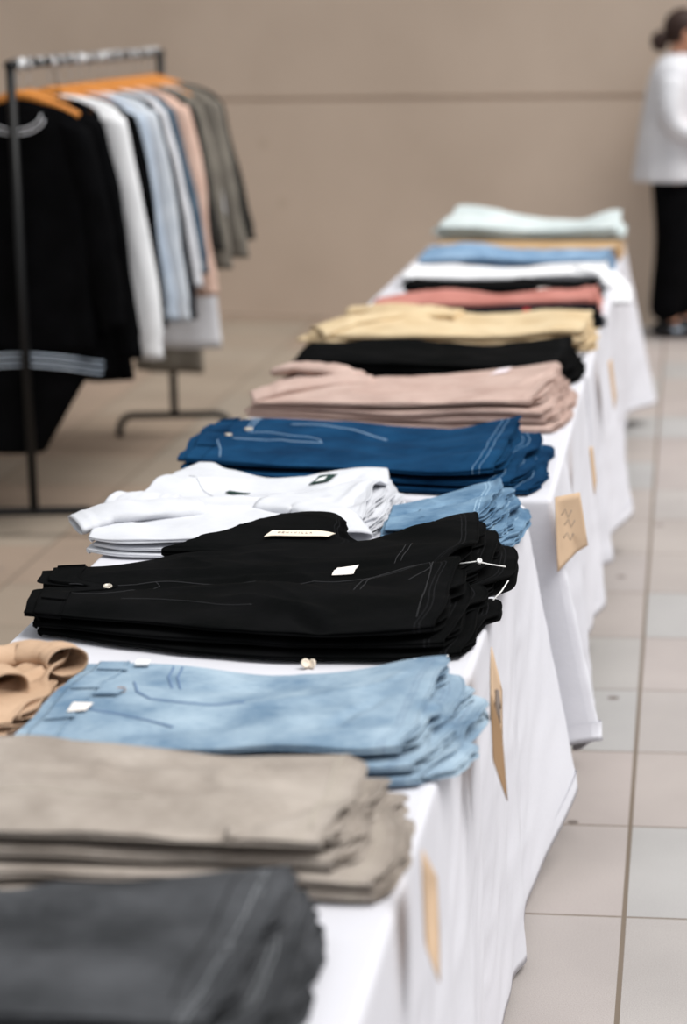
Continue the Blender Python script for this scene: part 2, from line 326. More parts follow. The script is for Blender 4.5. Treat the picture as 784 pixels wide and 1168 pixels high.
# ------------------------------------------------------------------ tables and their cloths
TT = .74
def table(x0, x1, y0, y1, label, group='trestle tables under the cloths'):
    t = empty('folding_table', ((x0+x1)/2, (y0+y1)/2, 0), label, 'table', group)
    W_, L_ = x1-x0-.03, y1-y0-.03
    b = MB(); b.box((0, 0, TT-.03), (W_, L_, .035)); b.build('tabletop', M['tabletop'], t, False)
    for sx in (-1, 1):
        for sy in (-1, 1):
            g = MB(); g.tube([(sx*(W_/2-.06), sy*(L_/2-.18), .0), (sx*(W_/2-.06), sy*(L_/2-.18), TT-.048)], .013); g.build('leg', M['greymetal'], t)
    for sy in (-1, 1):
        g = MB(); g.tube([(-(W_/2-.06), sy*(L_/2-.18), .35), ((W_/2-.06), sy*(L_/2-.18), .35)], .009); g.build('crossbar', M['greymetal'], t)
def tablecloth(x0, x1, y0, y1, label, hemz, corner, seed, pleats=(), amp=.010, ztop=TT):
    """ring mesh: top cap of shrinking rings, rounded edge, then skirt. corner[(sx,sy)] = (flare, hem z)"""
    step = .02; per = []
    def seg(a, b_, nrm):
        n = max(2, int((Vector(b_)-Vector(a)).length/step))
        for k in range(n):
            q = k/n; p = Vector(a).lerp(Vector(b_), q); per.append((p.x, p.y, nrm[0], nrm[1], 0, 0, 0))
    r = .012
    cs = [((x1, y0), (1, -1)), ((x1, y1), (1, 1)), ((x0, y1), (-1, 1)), ((x0, y0), (-1, -1))]
    # start: bottom-right going up the right side
    def arc(cx, cy, sx, sy, a0):
        for k in range(8):
            a = a0+k/8*PI/2; per.append((cx-sx*r+r*math.cos(a), cy-sy*r+r*math.sin(a), math.cos(a), math.sin(a), 1, sx, sy))
    seg((x1, y0+r), (x1, y1-r), (1, 0)); arc(x1, y1, 1, 1, 0)
    seg((x1-r, y1), (x0+r, y1), (0, 1)); arc(x0, y1, -1, 1, PI/2)
    seg((x0, y1-r), (x0, y0+r), (-1, 0)); arc(x0, y0, -1, -1, PI)
    seg((x0+r, y0), (x1-r, y0), (0, -1)); arc(x1, y0, 1, -1, 1.5*PI)
    P = np.array(per); n = len(P)
    px, py, nx, ny = P[:, 0], P[:, 1], P[:, 2], P[:, 3]
    cx, cy = (x0+x1)/2, (y0+y1)/2
    s = np.arange(n)*step
    rings = []
    hw = (x1-x0)/2
    for k in np.linspace(1, 0, 10)[:-1]:       # inset rings
        ins = k*(hw-.01)+.012
        qx = np.clip(px-nx*0, x0+ins, x1-ins); qy = np.clip(py, y0+ins, y1-ins)
        rings.append((qx, qy, np.full(n, ztop)+.0012*fbm(qx*6, qy*6)))
    for a in np.linspace(0, PI/2, 6):
        rings.append((px-nx*.012*(1-math.sin(a)), py-ny*.012*(1-math.sin(a)), np.full(n, ztop-.012*(1-math.cos(a)))))
    # corner influence
    infl = {}
    for (c, sg) in cs:
        d = np.hypot(px-c[0], py-c[1]); infl[sg] = np.exp(-(d/.17)**2)
    hz = hemz+.012*vn(s*2.2, 0*s+seed)
    fl_ = np.zeros(n); dirx = nx.copy(); diry = ny.copy()
    for sg, (flr, hzc) in corner.items():
        wgt = infl[sg]; hz = hz*(1-wgt)+hzc*wgt; fl_ = fl_+wgt*flr
        dirx = dirx*(1-wgt)+wgt*sg[0]*.92; diry = diry*(1-wgt)+wgt*sg[1]*.05
    ND = 46
    for k in range(1, ND+1):
        q = k/ND
        z = (ztop-.012)*(1-q)+hz*q
        fold = amp*(q**.8)*(vn(s*5.5, q*.6+seed*3.1)+.6*vn(s*11, q*.8+seed)) + .0025*ridge(s*9+q*5, q*7+seed)*min(1, q*4)
        for (ps, pamp, pw) in pleats:
            yy = ps; dd = py-yy-(.05*q); msk = (nx > .5)
            fold = fold+msk*pamp*(q**.7)*np.exp(-(dd/pw)**2)
        endf = (np.abs(ny) > .5) & (np.abs(nx) < .5)
        off = np.where(endf, fold*.25+.003*q, fold+.012*q)+fl_*q**1.15
        rings.append((px+dirx*off, py+diry*off, z))
    # hem thickness lip
    lx, ly, lz = rings[-1]; rings.append((lx-dirx*.003, ly-diry*.003, lz+.001)); rings.append((lx-dirx*.003, ly-diry*.003, lz+.04))
    Vv = np.concatenate([np.stack(r_, 1) for r_ in rings]); F = [f[::-1] for f in grid_faces(len(rings), n, True)]
    o = mesh_obj('tablecloth', Vv, F, M['linen'])
    return tag(o, label, 'tablecloth', 'white tablecloths along the row')
table(-1.045, -.318, 1.72, 4.35, 'table under the nearest white cloth, carrying the grey, light blue and black jeans')
table(-1.045, -.270, 4.40, 5.90, 'table under the cloth that carries the dark blue and dusty pink trousers')
table(-1.045, -.262, 5.95, 7.02, 'table under the cloth that carries the cream trousers')
table(-1.045, -.255, 7.07, 9.30, 'farthest table, under the pale folded clothes nearest the wall')
tablecloth(-1.055, -.307, 1.72, 4.355, 'nearest white tablecloth, hanging in front with the light blue jeans on top', .02,
           {(1, 1): (.10, .15), (1, -1): (.03, .03), (-1, 1): (.03, .1), (-1, -1): (.03, .05)}, 1.7, [(3.75, .018, .05), (2.9, .012, .06), (3.35, -.010, .04)])
tablecloth(-1.055, -.258, 4.392, 5.90, 'white tablecloth below the dark blue jeans, its near corner flared over the aisle', .12,
           {(1, -1): (.10, .24), (1, 1): (.04, .13), (-1, 1): (.02, .1), (-1, -1): (.02, .1)}, 4.2, [(4.86, .055, .035), (4.98, -.02, .05), (5.4, .02, .06)], ztop=TT+.0015)
tablecloth(-1.055, -.250, 5.94, 7.03, 'white tablecloth below the black and cream trousers in the middle of the row', .10,
           {(1, 1): (.10, .13), (1, -1): (.02, .14), (-1, 1): (.02, .1), (-1, -1): (.02, .1)}, 7.9, [(6.4, .03, .05)], ztop=TT+.0015)
tablecloth(-1.055, -.243, 7.065, 9.31, 'farthest white tablecloth, under the pale folded clothes by the wall', .09,
           {(1, 1): (.13, .08), (1, -1): (.02, .12), (-1, 1): (.02, .1), (-1, -1): (.02, .1)}, 2.6, [(7.9, .03, .07), (8.5, -.02, .08)], ztop=TT+.0015)

# ------------------------------------------------------------------ folded garments
class Slab:
    """A folded garment: flattened fabric tube(s) lying along X with rounded front and back folds.
       zb(x,v) bottom height, th(x,v) thickness; the front / back outline yf(x), yb(x) in metres."""
    def __init__(s, xl, xr, yf, yb, zb, th, wr, seed, left='open', right='open', notch=0, flare=.0, split=0, pinch=True, ew=.009, mouth=.009, mz=.02, hr=.011, pill=.3):
        s.pill = pill
        s.pinch, s.ew, s.mouth, s.mz, s.hr = pinch, ew, mouth, mz, hr
        s.xl, s.xr, s.yf, s.yb, s.zb, s.th, s.wr, s.seed = xl, xr, yf, yb, zb, th, wr, seed
        s.left, s.right, s.notch, s.flare, s.split = left, right, notch, flare, split
    def ends(s, v):
        xl = s.xl(v)+.004*vn(v*3, s.seed+.5); xr = s.xr(v)+s.hr*vn(v*2.2, s.seed+7.7)+.002*vn(v*5, s.seed)-.016*np.abs(v)**7-s.notch*np.exp(-(v/.10)**2)
        return xl, xr
    def pos(s, u, v, sg, e, infl=0.0, tscale=1.0, xoff=0.0, inset=0.0):
        """u 0..1, v -1..1, sg -1..1 bottom/top, e outward fraction at the folds"""
        xl, xr = s.ends(v); x = xl+(xr-xl)*u+xoff
        f, b = s.yf(x), s.yb(x)
        f = f+s.ew*vn(x*6, s.seed*2.3)+.003*vn(x*17, s.seed)+inset; b = b+s.ew*vn(x*7, s.seed*3.7+4)-inset
        zb = s.zb(x, v); th = s.th(x, v)*tscale
        hd = (1-u)*(xr-xl)                     # distance to the right hem
        if s.split: th = th*(1-s.split*np.exp(-(v/.09)**2)*sstep(.25, .5, u))
        r = np.minimum(th/2, .02)
        pinch = 1-.55*np.exp(-((sg-.1*np.sin(x*20+s.seed))/.24)**2) if s.pinch else 1.0
        mid = (f+b)/2; hw = (b-f)/2-r
        y = mid+v*hw+e*(r*pinch+infl)
        fl_ = s.flare*sstep(.93, 1.0, u)*(.5+.5*vn(v*4, s.seed+3))
        top = s.wr(x, y, s.seed)*sstep(-.9, 1, sg)
        edge = 1-np.abs(v)**8*s.pill
        mouth = np.clip(vn(v*2.0+s.seed, s.seed*1.9)+.35, 0, 1)*s.mouth*sstep(s.mz, 0, hd)*sstep(0, 1, sg)
        ruf = .0018*vn(y*26, x*5+s.seed)*sstep(.07, 0, hd)*sstep(-.5, 1, sg)
        z = zb+th/2+sg*(th/2*edge+infl+fl_*.5)+top*(1-.6*np.abs(e))+(mouth+ruf)*(1-np.abs(v)**6)
        return x, y, z
    def top(s, x, y):
        """surface point by world x and v-like fraction"""
        raise NotImplementedError
    def S(s, x, v):
        x = np.atleast_1d(np.asarray(x, float)); v = np.atleast_1d(np.asarray(v, float))
        xl, xr = s.ends(v); u = (x-xl)/(xr-xl)
        X, Y, Z = s.pos(u, v, np.ones_like(v), np.zeros_like(v)); return np.stack([X, Y, Z], 1)
    def loop(s, nv):
        v = np.cos(np.linspace(0, PI, nv)) ; vt = np.linspace(1, -1, nv)
        a = np.linspace(0, PI, 15)[1:-1]
        V_ = np.concatenate([vt, -np.ones(13), vt[::-1], np.ones(13)])
        S_ = np.concatenate([np.ones(nv), np.cos(a), -np.ones(nv), -np.cos(a)])
        E_ = np.concatenate([np.zeros(nv), -np.sin(a), np.zeros(nv), np.sin(a)])
        return V_, S_, E_
    def mesh(s, nu, nv, u0=0.0, u1=1.0, infl=0.0, left=None, right=None):
        left = left or s.left; right = right or s.right
        V_, S_, E_ = s.loop(nv); rings = []; uvs = []
        def ring(u, ts=1.0, infl_=infl, xoff=0.0, inset=0.0):
            x, y, z = s.pos(np.full_like(V_, u), V_, S_, E_, infl_, ts, xoff, inset)
            xr = s.ends(V_)[1]; rings.append(np.stack([x, y, z], 1)); uvs.append(np.stack([xr-x, y], 1))
        L_ = float(s.xr(np.array(0.))-s.xl(np.array(0.))); t0 = float(s.th(np.array(float(s.xl(np.array(0.)))), np.array(0.)))/2
        rr = min(.014, t0)
        w_ = .0022+infl*0
        if left == 'open':
            ring(u0+.06/L_, max(.1, 1-2*w_/(2*t0)), infl-.0005, 0, w_); ring(u0+.002/L_, max(.1, 1-2*w_/(2*t0)), infl-.0005, 0, w_); ring(u0-.0006/L_, .9, infl, 0, w_*.5)
        elif left == 'round':
            for a in np.linspace(0, PI/2, 6)[:-1]: ring(u0+(1-math.sin(a+.12))*rr/L_, max(.06, math.sin(a+.12)), infl)
        us = np.linspace(u0, u1, nu)
        if left == 'round': us = us[us > u0+rr*.3/L_]
        if right == 'round': us = us[us < u1-rr*.3/L_]
        for u in us: ring(u)
        if right == 'open':
            ring(u1+.0005/L_, 1, infl+.0010); ring(u1+.0018/L_, 1, infl+.0004); ring(u1+.0022/L_, .95, infl-.0004, 0, w_*.5); ring(u1-.002/L_, max(.1, 1-2*w_/(2*t0)), infl-.0005, 0, w_); ring(u1-.06/L_, max(.1, 1-2*w_/(2*t0)), infl-.0005, 0, w_)
        elif right == 'round':
            for a in np.linspace(PI/2, PI, 6)[1:]: ring(u1-(1-math.sin(a-.12))*rr/L_, max(.06, math.sin(a-.12)), infl)
        n = len(V_); F = grid_faces(len(rings), n, True)
        for (k, e) in ((0, left), (len(rings)-1, right)):
            if e == 'round':
                f = tuple(k*n+j for j in range(n)); F.append(f if k else f[::-1])
        return np.concatenate(rings), F, np.concatenate(uvs)
def lerpf(pts): return lambda x: cint(x, pts)
def wrinkle(amp, creases=(), sx=3.2, sy=11, fine=.35):
    def wr(x, y, seed):
        wx = x+.05*vn(x*4+seed, y*6); wy = y+.03*vn(x*5, y*5+seed)
        r = amp*(1.25*fbm(wx*sx+seed*1.7, wy*sy+seed, 2)+fine*1.2*(ridge(wx*sx*1.8+wy*4+seed*.3, wy*sy*.9+seed*.9)**3)+.4*vn((wx+wy*1.3)*14+seed, (wy-wx*.6)*5))
        for (cx, cy, ang, ln, wd_, a) in creases:
            dx, dy = x-cx, y-cy; c_, s_ = math.cos(ang), math.sin(ang)
            p = dx*c_+dy*s_; q = -dx*s_+dy*c_
            r = r+a*np.exp(-(p/ln)**4)*np.exp(-(q/wd_)**2)
        return r
    return wr
def build_slab(s, name, mat, parent=None, nu=110, nv=44, **kw):
    Vv, F, uv = s.mesh(nu, nv, **kw); return mesh_obj(name, Vv, F, mat, parent, True, uv)
def seam(s, path, name, mat, parent, r=.0008, lift=.0004, n=14):
    """a thin line of thread laid over the top surface; path = [(x, v)]"""
    mb = MB(); P = []
    for (a, b_) in zip(path[:-1], path[1:]):
        for k in range(n): q = k/n; P.append((a[0]+(b_[0]-a[0])*q, a[1]+(b_[1]-a[1])*q))
    P.append(path[-1]); A = s.S([p[0] for p in P], [p[1] for p in P]); A[:, 2] += lift
    mb.tube([tuple(a) for a in A], r, 5); return mb.build(name, mat, parent)
def patch(s, x0, x1, v0, v1, name, mat, parent, lift=.0012, th=.0012, skew=0, nx_=10, ny_=6):
    xs = np.linspace(x0, x1, nx_); vs_ = np.linspace(v0, v1, ny_); X, Vv = np.meshgrid(xs, vs_, indexing='ij'); X = X+skew*(Vv-v0)
    A = s.S(X.ravel(), Vv.ravel()); B_ = A.copy(); A[:, 2] += lift+th; B_[:, 2] += lift
    n = nx_*ny_; F = grid_faces(nx_, ny_)+[f[::-1] for f in grid_faces(nx_, ny_, off=n)]
    idx = lambda i, j: i*ny_+j
    bd = [idx(i, 0) for i in range(nx_)]+[idx(nx_-1, j) for j in range(1, ny_)]+[idx(i, ny_-1) for i in range(nx_-2, -1, -1)]+[idx(0, j) for j in range(ny_-2, 0, -1)]
    for a, b_ in zip(bd, bd[1:]+bd[:1]): F.append((b_, a, a+n, b_+n))
    return mesh_obj(name, np.concatenate([A, B_]), F, mat, parent, False)
def button(s, x, v, r, mat, parent):
    p = s.S([x, x+.004, x], [v, v, v+.01]); c = Vector(p[0]); nr = (Vector(p[1])-c).cross(Vector(p[2])-c); nr = nr if nr.z > 0 else -nr
    return MB().disc(c+nr.normalized()*.0022, nr, r, .004).build('button', mat, parent)

ORD = ['topmost', 'second from top', 'third from top', 'fourth from top', 'fifth from top']
def pile(kind, cat, noun, where, group, mat, xl, xr, front, back, hF, n, seed, amp=.0025, base=TT+.002, hB=None, step=.012, droop=None,
         creases=(), left='round', right='open', topth=None, waist=False, legs=False, lstep=0, nu=110, nv=44, tops=None, dy=.006, lipn=1, **kw):
    """n folded garments on each other. front/back: world outline [(x,y)]; hF/hB: pile height [(x,h)] along the front / back edge"""
    out = []; hB = hB or hF
    shares = np.ones(n)
    if topth: shares[-1] = topth
    shares = shares/shares.sum(); cum = np.concatenate([[0], np.cumsum(shares)])
    rs = np.random.RandomState(int(seed*10))
    def shr(x):
        w_ = np.stack([shares[j]*(1+.38*vn(np.asarray(x, float)*4.5+j*3.1, seed+j)) for j in range(n)]); w_ = w_/w_.sum(0)
        return np.concatenate([0*w_[:1], np.cumsum(w_, 0)])
    def H(x, v):
        q = (v+1)/2; h = cint(x, hF)*(1-q)+cint(x, hB)*q
        return h
    def dr(x):
        if not droop: return 0*x
        x0, c = droop; return -c*np.maximum(0, x-x0)**1.5
    for i in range(n):
        k = n-1-i            # 0 = topmost
        off = step*k+rs.uniform(-.006, .006)*(k > 0); sl_ = rs.uniform(-.010, .010); lo = rs.uniform(-.012, .012)*(k > 0)
        dyf = rs.uniform(-dy, dy)*(k > 0); dyb = rs.uniform(-dy, dy)*(k > 0)
        fr = [(x, y+dyf) for x, y in front]; bk = [(x, y+dyb) for x, y in back]
        if tops and i == n-1:
            fr = tops.get('front', fr); bk = tops.get('back', bk)
        lx = xl if not callable(xl) else xl; rx = xr
        lo = lo-lstep*k*(1 if i%2 else .3)
        def fxl(v, lo=lo): return (lx(v) if callable(lx) else lx+0*v)+lo
        def fxr(v, off=off, sl_=sl_): return (rx(v) if callable(rx) else rx+0*v)+off+sl_*v
        gap = .0010
        def zb(x, v, i=i): return base+H(x, v)*shr(x)[i]+dr(x)+gap
        def th(x, v, i=i):
            return np.maximum(.004, H(x, v)*(shr(x)[i+1]-shr(x)[i])-gap*1.2)
        a_ = amp if i == n-1 else amp*.12
        s = Slab(fxl, fxr, lerpf(fr), lerpf(bk), zb, th, wrinkle(a_, creases if i == n-1 else ()), seed+i*3.3, left, right, flare=(.004 if i == n-1 else .001), pill=(.55 if i == n-1 else .35), mz=max(.014, step*.9), **kw)
        lab = f'{noun}, {ORD[k]} of the stack {where}'
        o = build_slab(s, kind, M[mat], None, nu, nv)
        tag(o, lab, cat, group)
        # folded-under leg visible inside the open end
        if lipn and right == 'open':
            vv0 = [(-.92, -.08), (.05, .9)] if legs else [(-.9, .3+rs.uniform(-.2, .4))]
            for (va, vb) in vv0:
                yf_ = lambda x, s=s, va=va: (s.yf(x)+s.yb(x))/2+va*(s.yb(x)-s.yf(x))/2
                yb_ = lambda x, s=s, vb=vb: (s.yf(x)+s.yb(x))/2+vb*(s.yb(x)-s.yf(x))/2
                ex = rs.uniform(.000, .012)
                inner = Slab(lambda v, s=s: s.xr(v)-.13, lambda v, s=s, ex=ex: s.xr(v)+ex-.004, yf_, yb_,
                             lambda x, v, s=s: s.zb(x, v*.4)+.22*s.th(x, v*.4), lambda x, v, s=s: s.th(x, v*.4)*.5,
                             wrinkle(.0004), s.seed+1.1, 'round', 'open', hr=.004, ew=.003, mouth=.003)
                build_slab(inner, 'folded_leg', M[mat], o, 20, 20)
        out.append((o, s))
    return out[::-1]          # topmost first
def waistband(o, s, mat, wd_=.038, loops=(-.7, .62), name='waistband', infl=.0022):
    L_ = float(s.xr(np.array(0.))-s.xl(np.array(0.)))
    wb = build_slab(s, name, M[mat], o, 12, 44, u0=-.0015/L_, u1=wd_/L_, infl=infl, left='round', right='open')
    for v in loops:
        x = float(s.ends(np.array(v))[0]); patch(s, x+.006, x+.05, v-.025, v+.025, 'belt_loop', M[mat], o, .0036, .0022)
    return wb

# sleeves hanging over the left end of the topmost shirt
def sleeve(parent, pts, rx, rz, seed, mat='white', rib=True):
    P = [Vector(p) for p in pts]; n = 30; V_ = []; k = 20
    xs = np.linspace(0, len(P)-1, n)
    for i, q in enumerate(xs):
        a = int(min(q, len(P)-2)); t = q-a; p = P[a].lerp(P[a+1], t); d = (P[a+1]-P[a]).normalized(); sd = d.cross(Vector((0, 0, 1))).normalized(); upv = sd.cross(d)
        f = 1+.05*float(vn(i*.4, seed)); r1 = rx*f*(1.0 if i > 8 else 1.06); r2 = rz*(1+.2*float(vn(i*.5, seed+4)))
        rr = .0007*math.sin(i*2.2) if rib and i < 9 else 0
        for j in range(k):
            an = 2*PI*j/k; wv = 1+.08*float(vn(j*.8, i*.15+seed))
            V_.append(p+sd*(math.cos(an)*(r1+rr)*wv)+upv*(math.sin(an)*(r2+rr)*wv))
    F = grid_faces(n, k, True); F.append(tuple((n-1)*k+j for j in range(k)))
    o = mesh_obj('sleeve', V_, F, M[mat], parent)
    sm = o.modifiers.new('wall', 'SOLIDIFY'); sm.thickness = .0025; sm.offset = -1
    return o
# 1 --- charcoal grey jeans, nearest
g = pile('folded_jeans', 'jeans', 'charcoal grey jeans', 'at the near table end', 'charcoal grey jeans in the nearest stack', 'charcoal', -1.02, -.400,
         [(-1.02, 1.835), (-.7, 1.845), (-.35, 1.85)], [(-1.02, 2.15), (-.71, 2.165), (-.5, 2.19), (-.37, 2.215)],
         [(-1.02, .085), (-.6, .08), (-.34, .078)], 3, 1.3, .009, hB=[(-1.02, .082), (-.6, .078), (-.38, .094), (-.34, .09)], step=.016, topth=1.3, legs=True,
         creases=[(-.6, 2.1, .12, .2, .02, .006), (-.42, 2.05, 1.2, .12, .02, -.006)])
for v in (-.1,): seam(g[0][1], [(-.46, -.9), (-.455, 0), (-.45, .9)], 'stitching', M['stitch_dark'], g[0][0], .0011)
seam(g[0][1], [(-.428, -.95), (-.418, -.4), (-.425, .1), (-.414, .5), (-.418, .95)], 'hem_ridge', M['charcoal'], g[0][0], .0032, .0006)
# 2 --- taupe jeans
g = pile('folded_jeans', 'jeans', 'taupe grey jeans', 'just behind the charcoal jeans', 'taupe grey jeans in one stack', 'taupe', -1.02, -.372,
         [(-1.02, 2.262), (-.745, 2.268), (-.5, 2.285), (-.32, 2.30)], [(-1.02, 2.57), (-.813, 2.573), (-.5, 2.565), (-.32, 2.56)],
         [(-1.02, .093), (-.75, .093), (-.45, .088), (-.3, .08)], 4, 2.1, .009, step=.022, topth=1.7, legs=True,
         hB=[(-1.02, .10), (-.82, .10), (-.55, .085), (-.40, .094), (-.3, .088)],
         creases=[(-.75, 2.42, .35, .09, .014, .007), (-.60, 2.37, -.1, .2, .022, .009), (-.45, 2.33, .5, .06, .012, -.010), (-.82, 2.50, -.4, .14, .014, .007), (-.55, 2.50, .12, .16, .016, -.006), (-.52, 2.29, .25, .05, .014, -.012)])
seam(g[0][1], [(-.402, -.95), (-.40, 0), (-.398, .95)], 'stitching', M['stitch_taupe'], g[0][0], .0012)
for q in (0, .012): seam(g[0][1], [(-.93+q, .5), (-.86+q, .35), (-.82+q, .0), (-.84+q, -.35)], 'stitching', M['stitch_taupe'], g[0][0], .0010)
seam(g[0][1], [(-.80, -.5), (-.72, -.45), (-.60, -.55)], 'stitching', M['stitch_taupe'], g[0][0], .0010)
# 3 --- tan garment, left
tn = pile('folded_trousers', 'trousers', 'tan cotton trousers', 'left of the light blue jeans', 'tan trousers at the left table edge', 'tan',
          -1.045, lambda v: -.875+.012*v, [(-1.045, 2.795), (-.95, 2.80), (-.84, 2.835)], [(-1.045, 3.02), (-.99, 3.04), (-.9, 3.09), (-.84, 3.10)],
          [(-1.045, .028), (-.93, .036), (-.84, .03)], 2, 5.5, .003, hB=[(-1.045, .034), (-.93, .052), (-.86, .058), (-.84, .05)], step=.006, droop=None,
          creases=[(-.93, 2.93, 1.1, .09, .012, .010), (-.97, 2.99, 1.2, .07, .012, -.007), (-.90, 3.03, .5, .05, .010, .007)])
sleeve(tn[0][0], [(-.866, 2.995, .803), (-.89, 3.03, .803), (-.95, 3.05, .797), (-1.02, 3.02, .787)], .028, .017, 4.4, 'tan', False)
sleeve(tn[0][0], [(-.918, 2.88, .799), (-.945, 2.92, .799), (-.99, 2.945, .792), (-1.035, 2.95, .785)], .028, .018, 5.6, 'tan', False)
sleeve(tn[0][0], [(-.950, 2.80, .785), (-.975, 2.83, .787), (-1.03, 2.84, .781)], .026, .015, 6.6, 'tan', False)
# 4 --- light blue jeans
lb = pile('folded_jeans', 'jeans', 'light blue washed jeans', 'in front of the black jeans', 'light blue jeans in one stack', 'lightblue',
          lambda v: -.843+.010*v, lambda v: -.328+.018*v,
          [(-.86, 2.73), (-.7, 2.70), (-.5, 2.675), (-.38, 2.665), (-.26, 2.71)], [(-.86, 3.05), (-.7, 3.055), (-.5, 3.03), (-.3, 3.045), (-.26, 3.04)],
          [(-.86, .036), (-.75, .042), (-.6, .05), (-.45, .06), (-.3, .062)], 3, 3.7, .007, step=.020, topth=1.5, legs=True, droop=(-.335, .9),
          hB=[(-.86, .05), (-.7, .048), (-.6, .040), (-.45, .055), (-.33, .078), (-.26, .074)],
          creases=[(-.52, 2.86, .25, .10, .02, .006), (-.42, 2.80, 1.1, .06, .010, -.006), (-.40, 2.92, .9, .05, .012, .005), (-.65, 2.75, .1, .08, .02, -.006), (-.60, 2.95, .1, .15, .03, -.004)])
o, s = lb[0]
waistband(o, s, 'lightblue', .040, (-.55, .15, .8))
seam(s, [(-.755, .35), (-.74, .1), (-.715, -.05), (-.66, -.12), (-.58, -.10)], 'stitching', M['stitch_denim'], o, .0019)
seam(s, [(-.80, -.35), (-.74, -.42), (-.66, -.62)], 'stitching', M['stitch_denim'], o, .0019)
seam(s, [(-.72, .92), (-.715, .6), (-.70, .35)], 'stitching', M['stitch_denim'], o, .0019)
seam(s, [(-.707, .92), (-.702, .6), (-.688, .35)], 'stitching', M['stitch_denim'], o, .0019)
patch(s, -.80, -.765, -.02, .10, 'fly_flap', M['lightblue'], o, .003, .003, .06)
button(s, -.765, .12, .0075, M['brass'], o)
patch(s, -.818, -.790, -.45, -.22, 'size_tag', M['whitelabel'], o, .0036, .0008)
patch(s, -.775, -.755, .88, .98, 'price_tag', M['plastic'], o, .004, .003)
# 5 --- black jeans (top pair spread flat with both legs side by side)
bkfront = [(-1.04, 3.335), (-.9, 3.29), (-.7, 3.235), (-.5, 3.215), (-.35, 3.235), (-.26, 3.30)]
bkback = [(-1.04, 3.555), (-.95, 3.585), (-.82, 3.69), (-.68, 3.74), (-.58, 3.745), (-.50, 3.80), (-.40, 3.90), (-.33, 3.93), (-.26, 3.92)]
bj = pile('folded_jeans', 'jeans', 'black denim jeans', 'in the middle of the nearest table', 'black jeans in the wide stack', 'black',
          lambda v: -1.026-.014*v+.075*np.exp(-((v-.02)/.13)**2), lambda v: -.362+.022*sstep(0, .3, v),
          bkfront, bkback, [(-1.04, .054), (-.9, .054), (-.7, .056), (-.5, .062), (-.38, .070), (-.26, .056)], 3, 6.4, .006, step=.026, topth=1.7, legs=True,
          hB=[(-1.04, .060), (-.9, .062), (-.7, .072), (-.5, .078), (-.38, .092), (-.26, .07)], droop=(-.33, .5), notch=.03, split=.3, nu=160, nv=70,
          creases=[(-.62, 3.32, -.45, .09, .018, .014), (-.56, 3.25, -.9, .05, .014, -.012), (-.70, 3.52, .12, .25, .012, -.006), (-.85, 3.45, .25, .15, .02, -.008),
                   (-.50, 3.56, .10, .15, .010, -.005), (-.75, 3.62, .3, .1, .015, .005), (-.45, 3.78, .5, .08, .02, .004)])
o, s = bj[0]
waistband(o, s, 'black', .042, (-.75, .78))
seam(s, [(-.99, .1), (-.93, .06), (-.88, 0), (-.80, -.02), (-.6, 0), (-.42, .02)], 'stitching', M['stitch_dark'], o, .0012)
seam(s, [(-.985, -.30), (-.93, -.32), (-.87, -.22), (-.84, -.08), (-.85, .0)], 'stitching', M['stitch_dark'], o, .0009)
for d in (0, .010): seam(s, [(-.495+d, .02), (-.51+d, -.16), (-.512+d, -.36)], 'stitching', M['stitch_dark'], o, .0009)
for d in (0, .010): seam(s, [(-.46+d, .42), (-.462+d, .30), (-.468+d, .14)], 'stitching', M['stitch_dark'], o, .0009)
seam(s, [(-.495, .0), (-.44, -.03), (-.405, -.10), (-.40, -.2), (-.43, -.32)], 'stitching', M['stitch_dark'], o, .0008)
seam(s, [(-.395, -.95), (-.397, -.5), (-.400, -.08)], 'stitching', M['stitch_dark'], o, .0010)
seam(s, [(-.88, -.60), (-.80, -.62), (-.66, -.66)], 'stitching', M['stitch_dark'], o, .0009)
button(s, -.925, .02, .0078, M['silver'], o)
patch(s, -.562, -.528, .08, .26, 'size_tag', M['whitelabel'], o, .003, .0009, .01)
